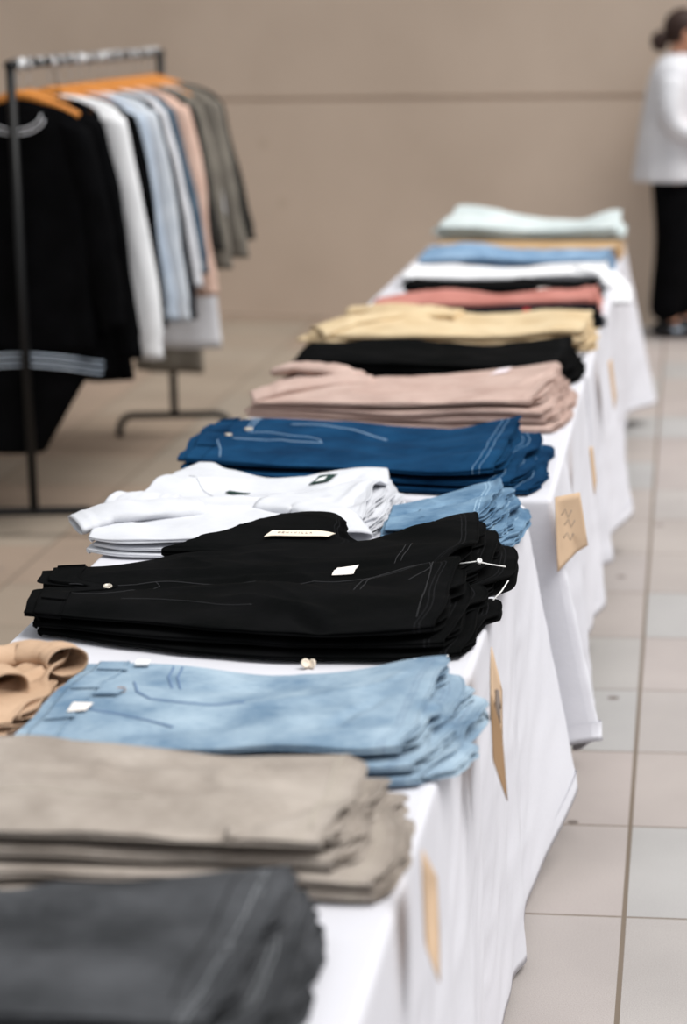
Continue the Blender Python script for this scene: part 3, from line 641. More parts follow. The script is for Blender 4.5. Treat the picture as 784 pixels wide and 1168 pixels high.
# back pair peeping out behind with a rounded hip and a woven label
s2 = Slab(lambda v: -.85+.03*v, lambda v: -.565-.02*v, lerpf([(-.86, 3.66), (-.7, 3.685), (-.55, 3.70)]), lerpf([(-.86, 3.69), (-.80, 3.76), (-.72, 3.885), (-.66, 3.915), (-.61, 3.895), (-.58, 3.82), (-.55, 3.78)]),
          lambda x, v: TT+.060+.006*v+0*x, lambda x, v: .016+0*x+0*v, wrinkle(.004), 8.8, 'round', 'round')
hip = build_slab(s2, 'folded_jeans', M['black'], None, 50, 30)
tag(hip, 'black denim jeans with a cream woven label, peeping out behind the wide black stack', 'jeans', 'black jeans behind the wide stack')
lab = patch(s2, -.715, -.605, -.62, -.30, 'woven_label', M['paperlabel'], hip, .0065, .0010, .03)
def letters(s, txt, x0, v0, size, mat, parent, lift, name='lettering', dv=None):
    """draw block letters on a slab surface as thin strokes; size = letter height in v, width in metres"""
    G = {'D': [[(0, 0), (0, 1), (.7, .8), (.7, .2), (0, 0)]], 'E': [[(.7, 0), (0, 0), (0, 1), (.7, 1)], [(0, .5), (.6, .5)]], 'N': [[(0, 0), (0, 1), (.7, 0), (.7, 1)]],
         'V': [[(0, 1), (.35, 0), (.7, 1)]], 'I': [[(.35, 0), (.35, 1)]], 'L': [[(0, 1), (0, 0), (.6, 0)]], 'A': [[(0, 0), (.35, 1), (.7, 0)], [(.15, .4), (.55, .4)]],
         'M': [[(0, 0), (0, 1), (.35, .4), (.7, 1), (.7, 0)]], 'U': [[(0, 1), (0, 0), (.7, 0), (.7, 1)]], '-': [[(.1, .5), (.6, .5)]]}
    mb = MB(); wd_, hv = size
    for i, ch in enumerate(txt):
        for st in G.get(ch, []):
            P = s.S([x0+(i+p[0]*.8)*wd_ for p in st], [v0+p[1]*hv for p in st]); P[:, 2] += lift
            mb.tube([tuple(p) for p in P], .0004, 4)
    mb.build(name, mat, parent)
letters(s2, 'DEN-VILLA', -.694, -.50, (.0068, .08), M['ink'], lab, .0085)
# security fastener threads and paper loops on the black stack
def thread(pts, label, knob=None, r=.0011):
    mb = MB().tube(pts, r, 6)
    o = mb.build('tag_fastener', M['plastic']); tag(o, label, 'tag fastener', 'white plastic tag fasteners on the black jeans')
    if knob: MB().disc(knob, (.2, -.7, .6), .0045, .006).build('fastener_head', M['plastic'], o)
thread([(-.362, 3.585, .808), (-.335, 3.585, .812), (-.312, 3.59, .806), (-.288, 3.60, .800)], 'white plastic tag fastener with a knot across the right end of the black jeans', (-.330, 3.584, .813))
thread([(-.300, 3.49, .772), (-.288, 3.51, .782), (-.279, 3.54, .792)], 'small white plastic tag fastener at the right corner of the black jeans')
thread([(-.395, 3.205, .756), (-.37, 3.202, .755), (-.352, 3.205, .757), (-.343, 3.208, .761)], 'white plastic strip at the lower front edge of the black jeans')
b = MB(); b.disc((-.556, 3.190, TT+.010), (.5, -.8, .4), .007, .004); b.disc((-.546, 3.192, TT+.009), (-.6, -.7, .3), .007, .003); b.box((-.551, 3.194, TT+.004), (.014, .004, .007)); kn = b.build('price_tag', M['paperlabel']); tag(kn, 'small cream paper tag between the black jeans and the light blue jeans', 'tag')
# pink-white tag and small dark label by the black waist
b = MB(); b.box((0, 0, 0), (.020, .014, .0015)); kn = b.build('size_tag', M['pinklabel'], None, False); kn.location = (-.965, 3.392, .79); kn.rotation_euler = (.9, 0, .2)
tag(kn, 'pale pink size tag standing in the open waist of the black jeans', 'tag')
b = MB(); b.box((0, 0, 0), (.055, .03, .0012)); kn = b.build('brand_label', M['navy'], None, False); kn.location = (-.965, 3.262, TT+.004)
tag(kn, 'dark navy label lying on the white cloth in front of the black waistband', 'label')
# 6 --- white t-shirts
tf = [(-1.10, 3.90), (-1.03, 3.86), (-.9, 3.86), (-.7, 3.90), (-.56, 4.02)]
tb = [(-1.10, 4.02), (-1.06, 4.16), (-1.03, 4.36), (-1.0, 4.46), (-.92, 4.44), (-.8, 4.38), (-.72, 4.41), (-.6, 4.44), (-.56, 4.40)]
tt = pile('folded_t_shirt', 't-shirt', 'white cotton t-shirt', 'behind the black jeans', 'white t-shirts in one stack', 'white',
          lambda v: -1.055+.02*v, lambda v: -.585+.012*v, tf, tb, [(-1.10, .036), (-.9, .044), (-.7, .048), (-.56, .030)], 3, 9.2, .008, step=.012, left='round', right='open', nu=120, nv=56,
          hB=[(-1.10, .05), (-1.0, .060), (-.8, .050), (-.6, .060), (-.56, .055)], droop=(-.60, .6), topth=1.2,
          creases=[(-.85, 4.15, .15, .2, .018, .005), (-.70, 4.10, .9, .06, .010, .006), (-.62, 4.2, 1.3, .08, .010, .008), (-.66, 4.28, 1.2, .08, .010, -.006), (-.93, 4.05, -.3, .08, .02, .006), (-.58, 4.12, 1.2, .05, .008, .006)])
o, s = tt[0]
patch(s, -.882, -.838, .25, .31, 'neck_label', M['greenlabel'], o, .003, .0015, .1)
nl = patch(s, -.725, -.690, .42, .56, 'neck_label', M['greenlabel'], o, .003, .0015, .1)
patch(s, -.715, -.700, .46, .52, 'label_print', M['whiteink'], nl, .0046, .0004, .1)
seam(s, [(-.98, .55), (-.90, .12), (-.82, .12), (-.70, .22), (-.62, .40)], 'neckline_seam', M['white'], o, .0018)
sleeve(tt[0][0], [(-1.115, 3.955, .780), (-1.06, 3.985, .796), (-.98, 4.02, .797), (-.90, 4.06, .790)], .052, .014, 2.2)
sleeve(tt[0][0], [(-.60, 3.93, .765), (-.63, 3.99, .792), (-.70, 4.05, .797), (-.78, 4.08, .793)], .040, .013, 7.7)
sleeve(tt[1][0], [(-1.085, 4.13, .787), (-1.03, 4.12, .793), (-.96, 4.12, .786)], .040, .012, 3.9)
# 7 --- mid blue jeans right of the t-shirts
mb_ = pile('folded_jeans', 'jeans', 'mid blue jeans', 'right of the white t-shirts', 'mid blue jeans in one stack', 'midblue',
           lambda v: -.54+.0*v, lambda v: -.352+.010*v, [(-.62, 3.96), (-.45, 3.95), (-.28, 3.955)], [(-.62, 4.07), (-.5, 4.16), (-.40, 4.26), (-.28, 4.29)],
           [(-.62, .035), (-.45, .05), (-.34, .060), (-.26, .045)], 4, 12.3, .004, step=.016, legs=True, droop=(-.34, .6), topth=1.3,
           hB=[(-.62, .05), (-.45, .054), (-.35, .066), (-.26, .05)], creases=[(-.45, 4.10, .55, .12, .010, -.010), (-.40, 4.05, .3, .05, .012, .005)])
# 8 --- dark blue jeans
db = pile('folded_jeans', 'jeans', 'dark blue jeans', 'behind the white t-shirts', 'dark blue jeans in one stack', 'darkblue',
          lambda v: -1.045-.0*v, lambda v: -.352+.010*v,
          [(-1.08, 4.60), (-.9, 4.53), (-.7, 4.47), (-.5, 4.42), (-.36, 4.40), (-.25, 4.42)], [(-1.08, 4.95), (-1.0, 5.0), (-.8, 5.0), (-.6, 4.93), (-.36, 4.90), (-.25, 4.88)],
          [(-1.08, .045), (-.9, .052), (-.6, .056), (-.45, .062), (-.36, .072), (-.24, .06)], 3, 14.1, .006, step=.032, legs=True, droop=(-.31, .5), topth=1.5,
          hB=[(-1.08, .055), (-.9, .060), (-.65, .046), (-.5, .052), (-.37, .082), (-.24, .07)],
          creases=[(-.7, 4.78, .0, .25, .03, -.006), (-.85, 4.7, .3, .12, .015, .005), (-.5, 4.6, -.15, .12, .02, .005)])
o, s = db[0]
waistband(o, s, 'darkblue', .040, (-.6, .2, .8))
for d in (0, .010): seam(s, [(-.96+d, .9), (-.965+d, .5), (-.955+d, .15)], 'stitching', M['stitch_blue'], o, .0011)
seam(s, [(-.95, .1), (-.86, .05), (-.79, -.02), (-.77, -.18), (-.84, -.28), (-.97, -.3)], 'stitching', M['stitch_blue'], o, .0011)
for d in (0, .012): seam(s, [(-.87, .55+d), (-.76, .45+d), (-.64, .35+d)], 'stitching', M['stitch_blue'], o, .0010)
seam(s, [(-1.0, -.4), (-.98, -.7), (-.97, -.95)], 'stitching', M['stitch_blue'], o, .0011)
button(s, -.955, .22, .0100, M['silver'], o); button(s, -.985, -.16, .0085, M['silver'], o); button(s, -.985, .90, .0085, M['silver'], o)
# 9 --- dusty pink trousers
mv = pile('folded_trousers', 'trousers', 'dusty pink trousers', 'behind the dark blue jeans', 'dusty pink trousers in one stack', 'mauve',
          lambda v: -1.02+.02*v, lambda v: -.315+.008*v, [(-1.06, 5.30), (-.9, 5.24), (-.6, 5.13), (-.35, 5.09), (-.24, 5.11)], [(-1.06, 5.52), (-1.0, 5.58), (-.85, 5.50), (-.6, 5.58), (-.3, 5.62), (-.24, 5.60)],
          [(-1.06, .04), (-.9, .055), (-.6, .072), (-.35, .085), (-.24, .07)], 4, 17.7, .007, lstep=.008, step=.014, legs=True, topth=1.6, right='open',
          hB=[(-1.06, .06), (-.9, .074), (-.6, .070), (-.4, .080), (-.3, .094), (-.24, .08)],
          creases=[(-.8, 5.42, -.15, .2, .018, .008), (-.6, 5.3, .1, .2, .02, -.007), (-.92, 5.5, .4, .08, .02, .012), (-.35, 5.35, 1.2, .1, .012, .008)])
patch(mv[0][1], -.475, -.440, .45, .72, 'price_tag', M['pinklabel'], mv[0][0], .004, .001, .06)
for (pp, rx, rz, sd) in (([(-1.045, 5.34, .782), (-.97, 5.36, .803), (-.86, 5.40, .812), (-.76, 5.42, .808)], .045, .014, 2.3), ([(-1.015, 5.57, .812), (-.95, 5.53, .828), (-.86, 5.48, .828), (-.80, 5.45, .815)], .035, .012, 6.9)):
    sleeve(mv[0][0], pp, rx, rz, sd, 'mauve', False).name = 'folded_leg'
# 10 --- black trousers
b2 = pile('folded_trousers', 'trousers', 'black trousers', 'behind the dusty pink trousers', 'black trousers in the middle stack', 'black',
          lambda v: -1.03+.015*v, lambda v: -.305+.006*v, [(-1.06, 5.96), (-.8, 5.86), (-.5, 5.76), (-.24, 5.77)], [(-1.06, 6.10), (-.8, 6.14), (-.5, 6.12), (-.24, 6.17)],
          [(-1.06, .045), (-.7, .055), (-.24, .058)], 3, 21.1, .008, lstep=.02, step=.014, right='open', hB=[(-1.06, .066), (-.8, .070), (-.5, .058), (-.28, .070), (-.24, .06)], nu=80, nv=30)
# 11 --- cream trousers
cr = pile('folded_trousers', 'trousers', 'cream yellow trousers', 'behind the black trousers', 'cream yellow trousers in one stack', 'cream',
          lambda v: -1.035+.05*v, lambda v: -.275+.0*v, [(-1.08, 6.42), (-.9, 6.36), (-.6, 6.32), (-.22, 6.31)], [(-1.08, 6.60), (-.98, 6.72), (-.8, 6.68), (-.5, 6.70), (-.22, 6.70)],
          [(-1.08, .045), (-.8, .058), (-.5, .060), (-.28, .075), (-.22, .06)], 3, 24.9, .009, lstep=.03, step=.010, right='open', hB=[(-1.08, .07), (-.9, .078), (-.6, .068), (-.3, .082), (-.22, .07)], nu=90, nv=36,
          creases=[(-.85, 6.5, .35, .12, .018, .014), (-.7, 6.55, -.2, .1, .02, -.010), (-.5, 6.48, .0, .2, .015, .006)])
for (pp, rx, rz, sd) in (([(-1.06, 6.44, .785), (-.97, 6.49, .812), (-.84, 6.56, .824), (-.70, 6.62, .818)], .055, .013, 3.3), ([(-1.0, 6.71, .812), (-.88, 6.68, .826), (-.74, 6.62, .824), (-.66, 6.6, .815)], .045, .012, 5.9)):
    sleeve(cr[0][0], pp, rx, rz, sd, 'cream', False).name = 'folded_leg'
# 12 --- dark navy, with red tag
nv_ = pile('folded_trousers', 'trousers', 'dark navy trousers', 'just behind the cream trousers', 'dark navy trousers in one stack', 'navy',
           lambda v: -1.0+.02*v, lambda v: -.265+0*v, [(-1.06, 6.86), (-.6, 6.80), (-.2, 6.80)], [(-1.06, 6.98), (-.6, 6.98), (-.2, 7.0)],
           [(-1.06, .04), (-.6, .05), (-.22, .058)], 3, 27.2, .006, lstep=.02, step=.010, nu=70, nv=26)
b = MB(); b.disc((0, 0, 0), (.1, -.9, .4), .013, .006); kn = b.build('price_tag', M['redtag']); kn.location = (-.475, 6.797, .797)
tag(kn, 'small red tag on the dark navy trousers behind the cream stack', 'tag')
# 13 --- salmon
sa = pile('folded_t_shirt', 't-shirt', 'salmon pink t-shirt', 'behind the dark navy trousers', 'salmon pink t-shirts in one stack', 'salmon',
          lambda v: -.95+.05*v, lambda v: -.275+0*v, [(-1.0, 7.16), (-.6, 7.12), (-.2, 7.12)], [(-1.0, 7.36), (-.85, 7.42), (-.6, 7.36), (-.2, 7.40)],
          [(-1.0, .045), (-.6, .052), (-.2, .062)], 2, 30.3, .009, lstep=.04, step=.010, right='round', nu=70, nv=30, creases=[(-.8, 7.28, .3, .15, .02, .010)])
patch(sa[0][1], -.475, -.44, .60, .85, 'price_tag', M['whitelabel'], sa[0][0], .004, .002, .02)
# 14 --- black
b3 = pile('folded_t_shirt', 't-shirt', 'black t-shirt', 'behind the salmon pink t-shirts', 'black t-shirts near the far end', 'black',
          lambda v: -.93+.01*v, lambda v: -.285+0*v, [(-1.0, 7.52), (-.6, 7.50), (-.2, 7.48)], [(-1.0, 7.74), (-.6, 7.70), (-.2, 7.70)],
          [(-1.0, .058), (-.6, .052), (-.2, .056)], 2, 33.5, .008, lstep=.02, step=.010, right='round', nu=60, nv=26)
# 15 --- white
w2 = pile('folded_t_shirt', 't-shirt', 'white t-shirt', 'in front of the sky blue jeans', 'white t-shirts near the far end', 'brightwhite',
          lambda v: -.975+.02*v, lambda v: -.275+0*v, [(-1.0, 7.84), (-.6, 7.80), (-.2, 7.80)], [(-1.0, 8.14), (-.9, 8.20), (-.6, 8.10), (-.2, 8.10)],
          [(-1.0, .055), (-.6, .050), (-.35, .065), (-.2, .06)], 2, 36.1, .009, lstep=.02, step=.010, right='round', nu=70, nv=30)
# the arm of the top white shirt hangs over the table edge, with a dark print
sleeve(w2[0][0], [(-.222, 7.735, .700), (-.228, 7.775, .752), (-.270, 7.82, .795), (-.36, 7.88, .808)], .042, .009, 6.1, 'brightwhite', rib=False)
# 16 --- sky blue denim
sk = pile('folded_jeans', 'jeans', 'sky blue jeans', 'in front of the camel trousers', 'sky blue jeans near the far end', 'skyblue',
          lambda v: -.965+.01*v, lambda v: -.272+0*v, [(-1.0, 8.24), (-.6, 8.22), (-.2, 8.20)], [(-1.0, 8.52), (-.85, 8.56), (-.6, 8.50), (-.2, 8.50)],
          [(-1.0, .065), (-.85, .08), (-.6, .065), (-.2, .072)], 2, 39.4, .010, lstep=.015, step=.008, nu=70, nv=30, creases=[(-.8, 8.4, .5, .1, .03, .016)])
# 17 --- camel, 18 pale
ca = pile('folded_trousers', 'trousers', 'camel trousers', 'below the pale grey green sweaters', 'camel trousers at the far end', 'camel',
          lambda v: -.955+0*v, lambda v: -.255+0*v, [(-1.0, 8.64), (-.2, 8.60)], [(-1.0, 9.14), (-.2, 9.12)], [(-1.0, .066), (-.2, .062)], 2, 42.8, .002, step=.008, nu=60, nv=26)
zc = TT+.074
pa = pile('folded_sweater', 'sweater', 'pale grey green sweater', 'on the camel trousers', 'pale grey green sweaters at the far end', 'pale',
          lambda v: -.935+.03*v, lambda v: -.255+0*v, [(-1.0, 8.82), (-.2, 8.80)], [(-1.0, 9.16), (-.2, 9.12)],
          [(-1.0, .060), (-.85, .055), (-.6, .035), (-.4, .045), (-.2, .055)], 3, 45.2, .009, lstep=.02, base=zc, step=.010, right='round', left='round', nu=70, nv=30,
          hB=[(-1.0, .10), (-.88, .112), (-.6, .055), (-.4, .060), (-.28, .10), (-.2, .08)])

# ------------------------------------------------------------------ paper signs on the drapes
def paper(name, pts, mat, label, nrm, curl=.012, drawing=None):
    """thin curved sheet from a planar polygon, 1.5 mm thick; pts = world (x, y, z) going round"""
    P = [Vector(p) for p in pts]; nrm = Vector(nrm).normalized(); c = sum(P, Vector())/len(P)
    R = 6; rings = []
    for k in range(1, R+1):
        q = k/R; rg = []
        for i in range(len(P)):
            for t in (0, .25, .5, .75):
                p = P[i].lerp(P[(i+1) % len(P)], t); p = c.lerp(p, q); rg.append(p+nrm*curl*q*q)
        rings.append(rg)
    n = len(rings[0]); Vv = [c]+[p for r in rings for p in r]; F = [(0, 1+(j+1) % n, 1+j) for j in range(n)]+grid_faces(R, n, True, 1)
    o = mesh_obj(name, Vv, F, mat); sm = o.modifiers.new('thick', 'SOLIDIFY'); sm.thickness = .0015
    tag(o, label, 'paper sign', 'brown paper signs pinned to the cloths'); return o
XS = -.283
s1 = paper('paper_sign', [(-.283, 2.29, .81), (-.281, 2.40, .735), (-.276, 2.37, .68), (-.270, 2.315, .645), (-.279, 2.28, .70)], M['kraft'], 'brown paper sign hanging on the nearest cloth beside the charcoal jeans', (1, 0, 0), .008)
s2_ = paper('paper_sign', [(-.280, 3.14, .795), (-.276, 3.27, .69), (-.262, 3.10, .60), (-.270, 3.02, .72)], M['kraft'], 'diamond shaped brown paper sign with a grey drawing below the black jeans', (1, -.1, 0), .008)
fl2 = paper('paper_flap', [(-.268, 3.015, .76), (-.256, 3.04, .70), (-.248, 3.03, .60), (-.262, 2.97, .68)], M['kraftdark'], 'x', (1, 0, 0), .006)
for k in ('label', 'category', 'group'): del fl2[k]
fl2.parent = s2_; fl2['label'] = 'darker brown folded corner'
mb = MB()
for (a, b_) in [((3.12, .735), (3.15, .70)), ((3.15, .70), (3.13, .66)), ((3.13, .66), (3.10, .70)), ((3.10, .70), (3.12, .735)), ((3.11, .72), (3.14, .68)), ((3.10, .69), (3.13, .72))]:
    mb.tube([(-.264, a[0], a[1]), (-.263, b_[0], b_[1])], .003, 6)
mb.build('drawing', M['ink'], s2_)
s3_ = paper('paper_sign', [(-.252, 4.365, .752), (-.205, 4.40, .755), (-.190, 4.43, .640), (-.212, 4.42, .628), (-.247, 4.365, .60)], M['kraft'], 'brown paper sign with handwriting at the corner beside the dark blue jeans', (.5, -.85, 0), .004)
mb = MB()
for (x, z0) in [(-.228, .715), (-.222, .695), (-.224, .668)]:
    mb.tube([(x-.010, 4.366, z0), (x-.003, 4.366, z0+.012), (x+.003, 4.367, z0-.004), (x+.010, 4.369, z0+.010)], .0011, 5)
mb.build('handwriting', M['ink'], s3_)
paper('paper_sign', [(-.215, 5.05, .72), (-.212, 5.16, .70), (-.205, 5.20, .61), (-.205, 5.09, .60)], M['kraft'], 'brown paper sign beside the dusty pink trousers', (1, -.1, 0), .004)
paper('paper_sign', [(-.215, 6.30, .72), (-.212, 6.50, .70), (-.200, 6.55, .58), (-.200, 6.38, .57)], M['kraft'], 'brown paper sign on the cloth beside the cream trousers', (1, -.1, 0), .004)

# ------------------------------------------------------------------ clothes rack
RX, RY0, RY1, RZ = -2.13, 7.12, 8.95, 1.555
rack = empty('clothes_rack', (RX, (RY0+RY1)/2, 0), 'black metal clothes rack with arched feet standing left of the tables', 'clothes rack')
dyc = (RY0+RY1)/2
def xr_(y): return -2.148+(-2.078+2.148)*(y-7.095)/(8.961-7.095)-RX
for (y) in (RY0, RY1):
    x = xr_(y)
    MB().tube([(x, y-dyc, .09), (x, y-dyc, RZ)], .0155, 10).build('post', M['blackmetal'], rack)
    arch = []
    for k in range(9): a = PI-k/8*PI/2; arch.append((x-.17+.06*math.cos(a), y-dyc-.02, .03+.06*math.sin(a)))
    for k in range(9): a = PI/2-k/8*PI/2; arch.append((x+.17+.06*math.cos(a), y-dyc+.02, .03+.06*math.sin(a)))
    arch = [(x-.23, y-dyc-.02, .002)]+arch+[(x+.23, y-dyc+.02, .002)]
    MB().tube(arch, .015, 10).build('foot', M['blackmetal'], rack)
MB().tube([(xr_(RY0), RY0-dyc-.02, RZ), (xr_(RY1), RY1-dyc+.02, RZ)], .0155, 10).build('rail', M['blackmetal'], rack)
pts = []; rr = []
for k in range(60):
    y = RY0+.04+(RY1-RY0-.08)*k/59; pts.append((xr_(y), y-dyc, RZ+.001)); rr.append(.0165+.006*abs(math.sin(k*2.4))+.003*random.random())
MB().tube(pts, rr, 12).build('plastic_wrap', M['film'], rack)['label'] = 'clear plastic film wound round the rail'

def hanger(parent_loc, y):
    pass
def shirt_mesh(hw=.215, length=.62, flare=.02, thick=.028, seed=0, sl_len=.56, sl=True, z0=-.112, neck=.06):
    """returns list of (name, V, F) in local coordinates: x across, y along the rail, z down from the rail"""
    parts = []
    nr, k = 34, 40; Vb = []
    for i in range(nr):
        q = i/(nr-1)
        if q < .18:
            t = q/.18; hwid = neck+(hw-neck)*math.sin(t*PI/2)**.9; z = z0-.075*t**1.3; tk = .012+.016*t
        else:
            t = (q-.18)/.82; hwid = hw+(flare-.01)*t; z = z0-.075-(length-.075)*t; tk = .028+(thick-.028)*t
        for j in range(k):
            a = 2*PI*j/k; c, s_ = math.cos(a), math.sin(a)
            xx = hwid*(abs(c)**.75)*(1 if c > 0 else -1); yy = tk*(abs(s_)**.9)*(1 if s_ > 0 else -1)
            fo = .008*q*float(vn(xx*14+seed, seed*2+q*1.2))+.004*q*float(vn(xx*35, seed))
            hem = .012*float(vn(xx*6, seed+5))*q**6
            Vb.append((xx, yy+fo, z+hem))
    F = grid_faces(nr, k, True)
    parts.append(('body', Vb, F))
    if sl:
        for sg in (-1, 1):
            Vs = []; n2, k2 = 28, 16
            for i in range(n2):
                q = i/(n2-1)
                x = sg*(hw-.035+.12*q**.8+.01*float(vn(q*3, seed+sg))); y = -.005+.010*float(vn(q*2.2, seed+sg*3)); z = z0-.06-sl_len*q
                r1 = .058-.012*q; r2 = .026-.003*q
                if q > .9: r1 *= .86; r2 *= .9
                for j in range(k2):
                    a = 2*PI*j/k2; wv = 1+.13*float(vn(j*.9, q*4+seed))
                    Vs.append((x+r1*math.cos(a)*wv, y+r2*math.sin(a)*wv, z+.02*(1-q)*math.cos(a)*-sg))
            parts.append(('sleeve', Vs, grid_faces(n2, k2, True)+[tuple(range(k2))[::-1]]))
    return parts
def wooden_hanger():
    mb = MB(); pts = []; rs = []
    for k in range(17):
        t = -1+k/8; pts.append((t*.205, 0, -.095-.070*abs(t)**1.4)); rs.append(.015-.004*abs(t))
    # flattened wooden yoke
    V_, F_ = tube_data(pts, rs, 10); mb.V = [Vector((v.x, v.y*.55, v.z)) for v in V_]; mb.F = F_
    hk = MB(); P = [(0, 0, -.092), (0, 0, -.055)]
    for k in range(13): a = -PI/2*.9+k/12*PI*1.55; P.append((-.004+.022*math.cos(a), 0, -.006-.0+.022*math.sin(a)+.006))
    hk.tube(P, .0016, 6)
    return mb, hk
HMB, HHK = wooden_hanger()
h0 = None
def add_hanger(y, label, tilt=0):
    global h0
    if h0 is None:
        h0 = empty('clothes_hanger', (0, 0, 0), label, 'clothes hanger', 'wooden hangers on the rack')
        HMB.build('yoke', M['wood'], h0); HHK.build('hook', M['chrome'], h0)['label'] = 'thin chrome hook'; o = h0
    else: o = copy_tree(h0)
    o.location = (xr_(y)+RX, y, RZ+.0); o.rotation_euler = (0, 0, tilt); o['label'] = label; return o
def garment(kind, cat, y, mat, label, tilt=0, smat=None, dz=0, **kw):
    o = empty(kind, (xr_(y)+RX, y, RZ+dz), label, cat, 'clothes hanging on the black rack'); o.rotation_euler = (0, 0, tilt)
    for (nm, V_, F_) in shirt_mesh(**kw):
        c = mesh_obj(nm, V_, F_, M[smat if (nm == 'sleeve' and smat) else mat], o)
        sm = c.modifiers.new('wall', 'SOLIDIFY'); sm.thickness = .003; sm.offset = -1
    return o
RG = [ # kind, cat, y, mat, label, kwargs
 ('cardigan', 'cardigan', 7.30, 'blackcloth', 'thin black cardigan hanging just behind the black striped sweatshirt', dict(length=.80, sl_len=.80, hw=.225, seed=3)),
 ('sweatshirt', 'sweatshirt', 7.52, 'brightwhite', 'white long sleeved sweatshirt, nearest white garment on the rack', dict(length=.78, sl_len=.84, hw=.24, seed=5)),
 ('jacket', 'jacket', 7.62, 'blackcloth', 'black jacket hanging right behind the nearest white sweatshirt', dict(length=.80, sl_len=.74, hw=.235, seed=7)),
 ('shirt', 'shirt', 7.76, 'greyblue', 'pale grey blue shirt hanging next to the black jacket', dict(length=.72, sl_len=.74, hw=.225, seed=9)),
 ('shirt', 'shirt', 7.87, 'greywhite', 'pale grey striped shirt in front of the navy jacket', dict(length=.72, sl_len=.76, hw=.24, seed=11)),
 ('jacket', 'jacket', 7.98, 'navy', 'dark navy jacket hanging behind the grey blue shirts', dict(length=.80, sl_len=.76, hw=.24, seed=13)),
 ('shirt', 'shirt', 8.10, 'offwhite', 'white shirt hanging between navy jacket and slate shirt', dict(length=.66, sl_len=.66, hw=.23, seed=15)),
 ('shirt', 'shirt', 8.20, 'slate', 'slate blue shirt hanging in front of the blush pink shirt', dict(length=.66, sl_len=.62, hw=.23, seed=17)),
 ('shirt', 'shirt', 8.31, 'blush', 'blush pink long sleeved shirt hanging in the far half of the rack', dict(length=.68, sl_len=.72, hw=.24, seed=19)),
 ('shirt', 'shirt', 8.42, 'olive', 'dark olive shirt hanging right behind the blush pink one', dict(length=.66, sl_len=.56, hw=.235, seed=20)),
 ('jacket', 'jacket', 8.53, 'stone', 'stone grey jacket, middle one of the grey garments by the far post', dict(length=.66, sl_len=.64, hw=.25, seed=23)),
 ('shirt', 'shirt', 8.63, 'offwhite', 'long white shirt hanging low between the stone grey jackets', dict(length=1.02, sl_len=.5, hw=.21, seed=21, flare=.09, thick=.05)),
 ('jacket', 'jacket', 8.73, 'stone', 'stone grey coat with wide sleeves near the far post of the rack', dict(length=.66, sl_len=.62, hw=.265, seed=25)),
 ('jacket', 'jacket', 8.83, 'olive', 'dark olive jacket at the far end of the rack', dict(length=.60, sl_len=.56, hw=.26, seed=27)),
]
for (kind, cat, y, mat, label, kw) in RG:
    tl = random.uniform(-.09, .01); garment(kind, cat, y, mat, label, tl, **kw)
    add_hanger(y, 'wooden hanger carrying the '+' '.join(label.split(',')[0].replace(' hanging', '').split()[:11]), tl)
# front black sweatshirt with white stripes
sw = garment('sweatshirt', 'sweatshirt', 7.19, 'blackcloth', 'black sweatshirt with white striped collar and hem at the near end of the rack', -.10, length=.80, sl_len=.66, hw=.215, seed=1, thick=.03, z0=-.130, neck=.085)
for (r, zz) in ((.088, -.158), (.098, -.174)):
    P = [(r*math.cos(a), -.036-.012*math.sin(a), zz-.045*(-math.sin(a)) if False else zz-.048*abs(math.sin(a))) for a in np.linspace(0, PI, 20)]
    MB().tube(P, .0028, 6).build('collar_stripe', M['offwhite'], sw)
for zz in (-.905, -.93, -.955):
    pass
add_hanger(7.19, 'wooden hanger carrying the black striped sweatshirt nearest the front post', -.10)
# black skirt on a hanger below with striped waist
st = empty('trousers', (-2.17, 7.21, RZ), 'black trousers with white striped waistband hanging low at the near end of the rack', 'trousers', 'clothes hanging on the black rack')
Vt = []; nr, k = 24, 32
for i in range(nr):
    q = i/(nr-1)
    for j in range(k):
        a = 2*PI*j/k; c, s_ = math.cos(a), math.sin(a)
        hwx = .25-.145*q if q > .12 else .255; Vt.append((hwx*c-.06*q, .06*s_+.01*float(vn(c*5, q*2)), -.945-.33*q))
c = mesh_obj('body', Vt, grid_faces(nr, k, True), M['blackcloth'], st); sm = c.modifiers.new('wall', 'SOLIDIFY'); sm.thickness = .003; sm.offset = -1
for (zz, r) in ((-.955, .262), (-.975, .262), (-.995, .256)):
    P = [(r*math.cos(a), -.068*math.sin(a)-.002, zz-.018*math.cos(a*2)) for a in np.linspace(0, PI, 26)]
    MB().tube(P, .0035, 5).build('waist_stripe', M['greyblue'], st)
for sx in (-.2, .26): MB().tube([(sx*.5, .045, -.02), (sx*.8, .052, -.5), (sx, .05, -.96)], .002, 5).build('hanging_loop', M['blackcloth'], st)
# low hanging extra pieces
lw = garment('dress', 'dress', 7.41, 'blackcloth', 'long black dress hanging low beside the striped trousers', 0, length=.95, sl=False, hw=.20, seed=31, flare=.09, thick=.026)
lw = garment('dress', 'dress', 8.90, 'stone', 'sheer grey dress hanging low beside the far post of the rack', 0, length=1.16, sl=False, hw=.13, seed=33, flare=.02, thick=.014)
lw = garment('shirt', 'shirt', 7.69, 'brown', 'rust brown shirt showing below the black jacket', 0, length=.78, sl=False, hw=.20, seed=35, thick=.018)

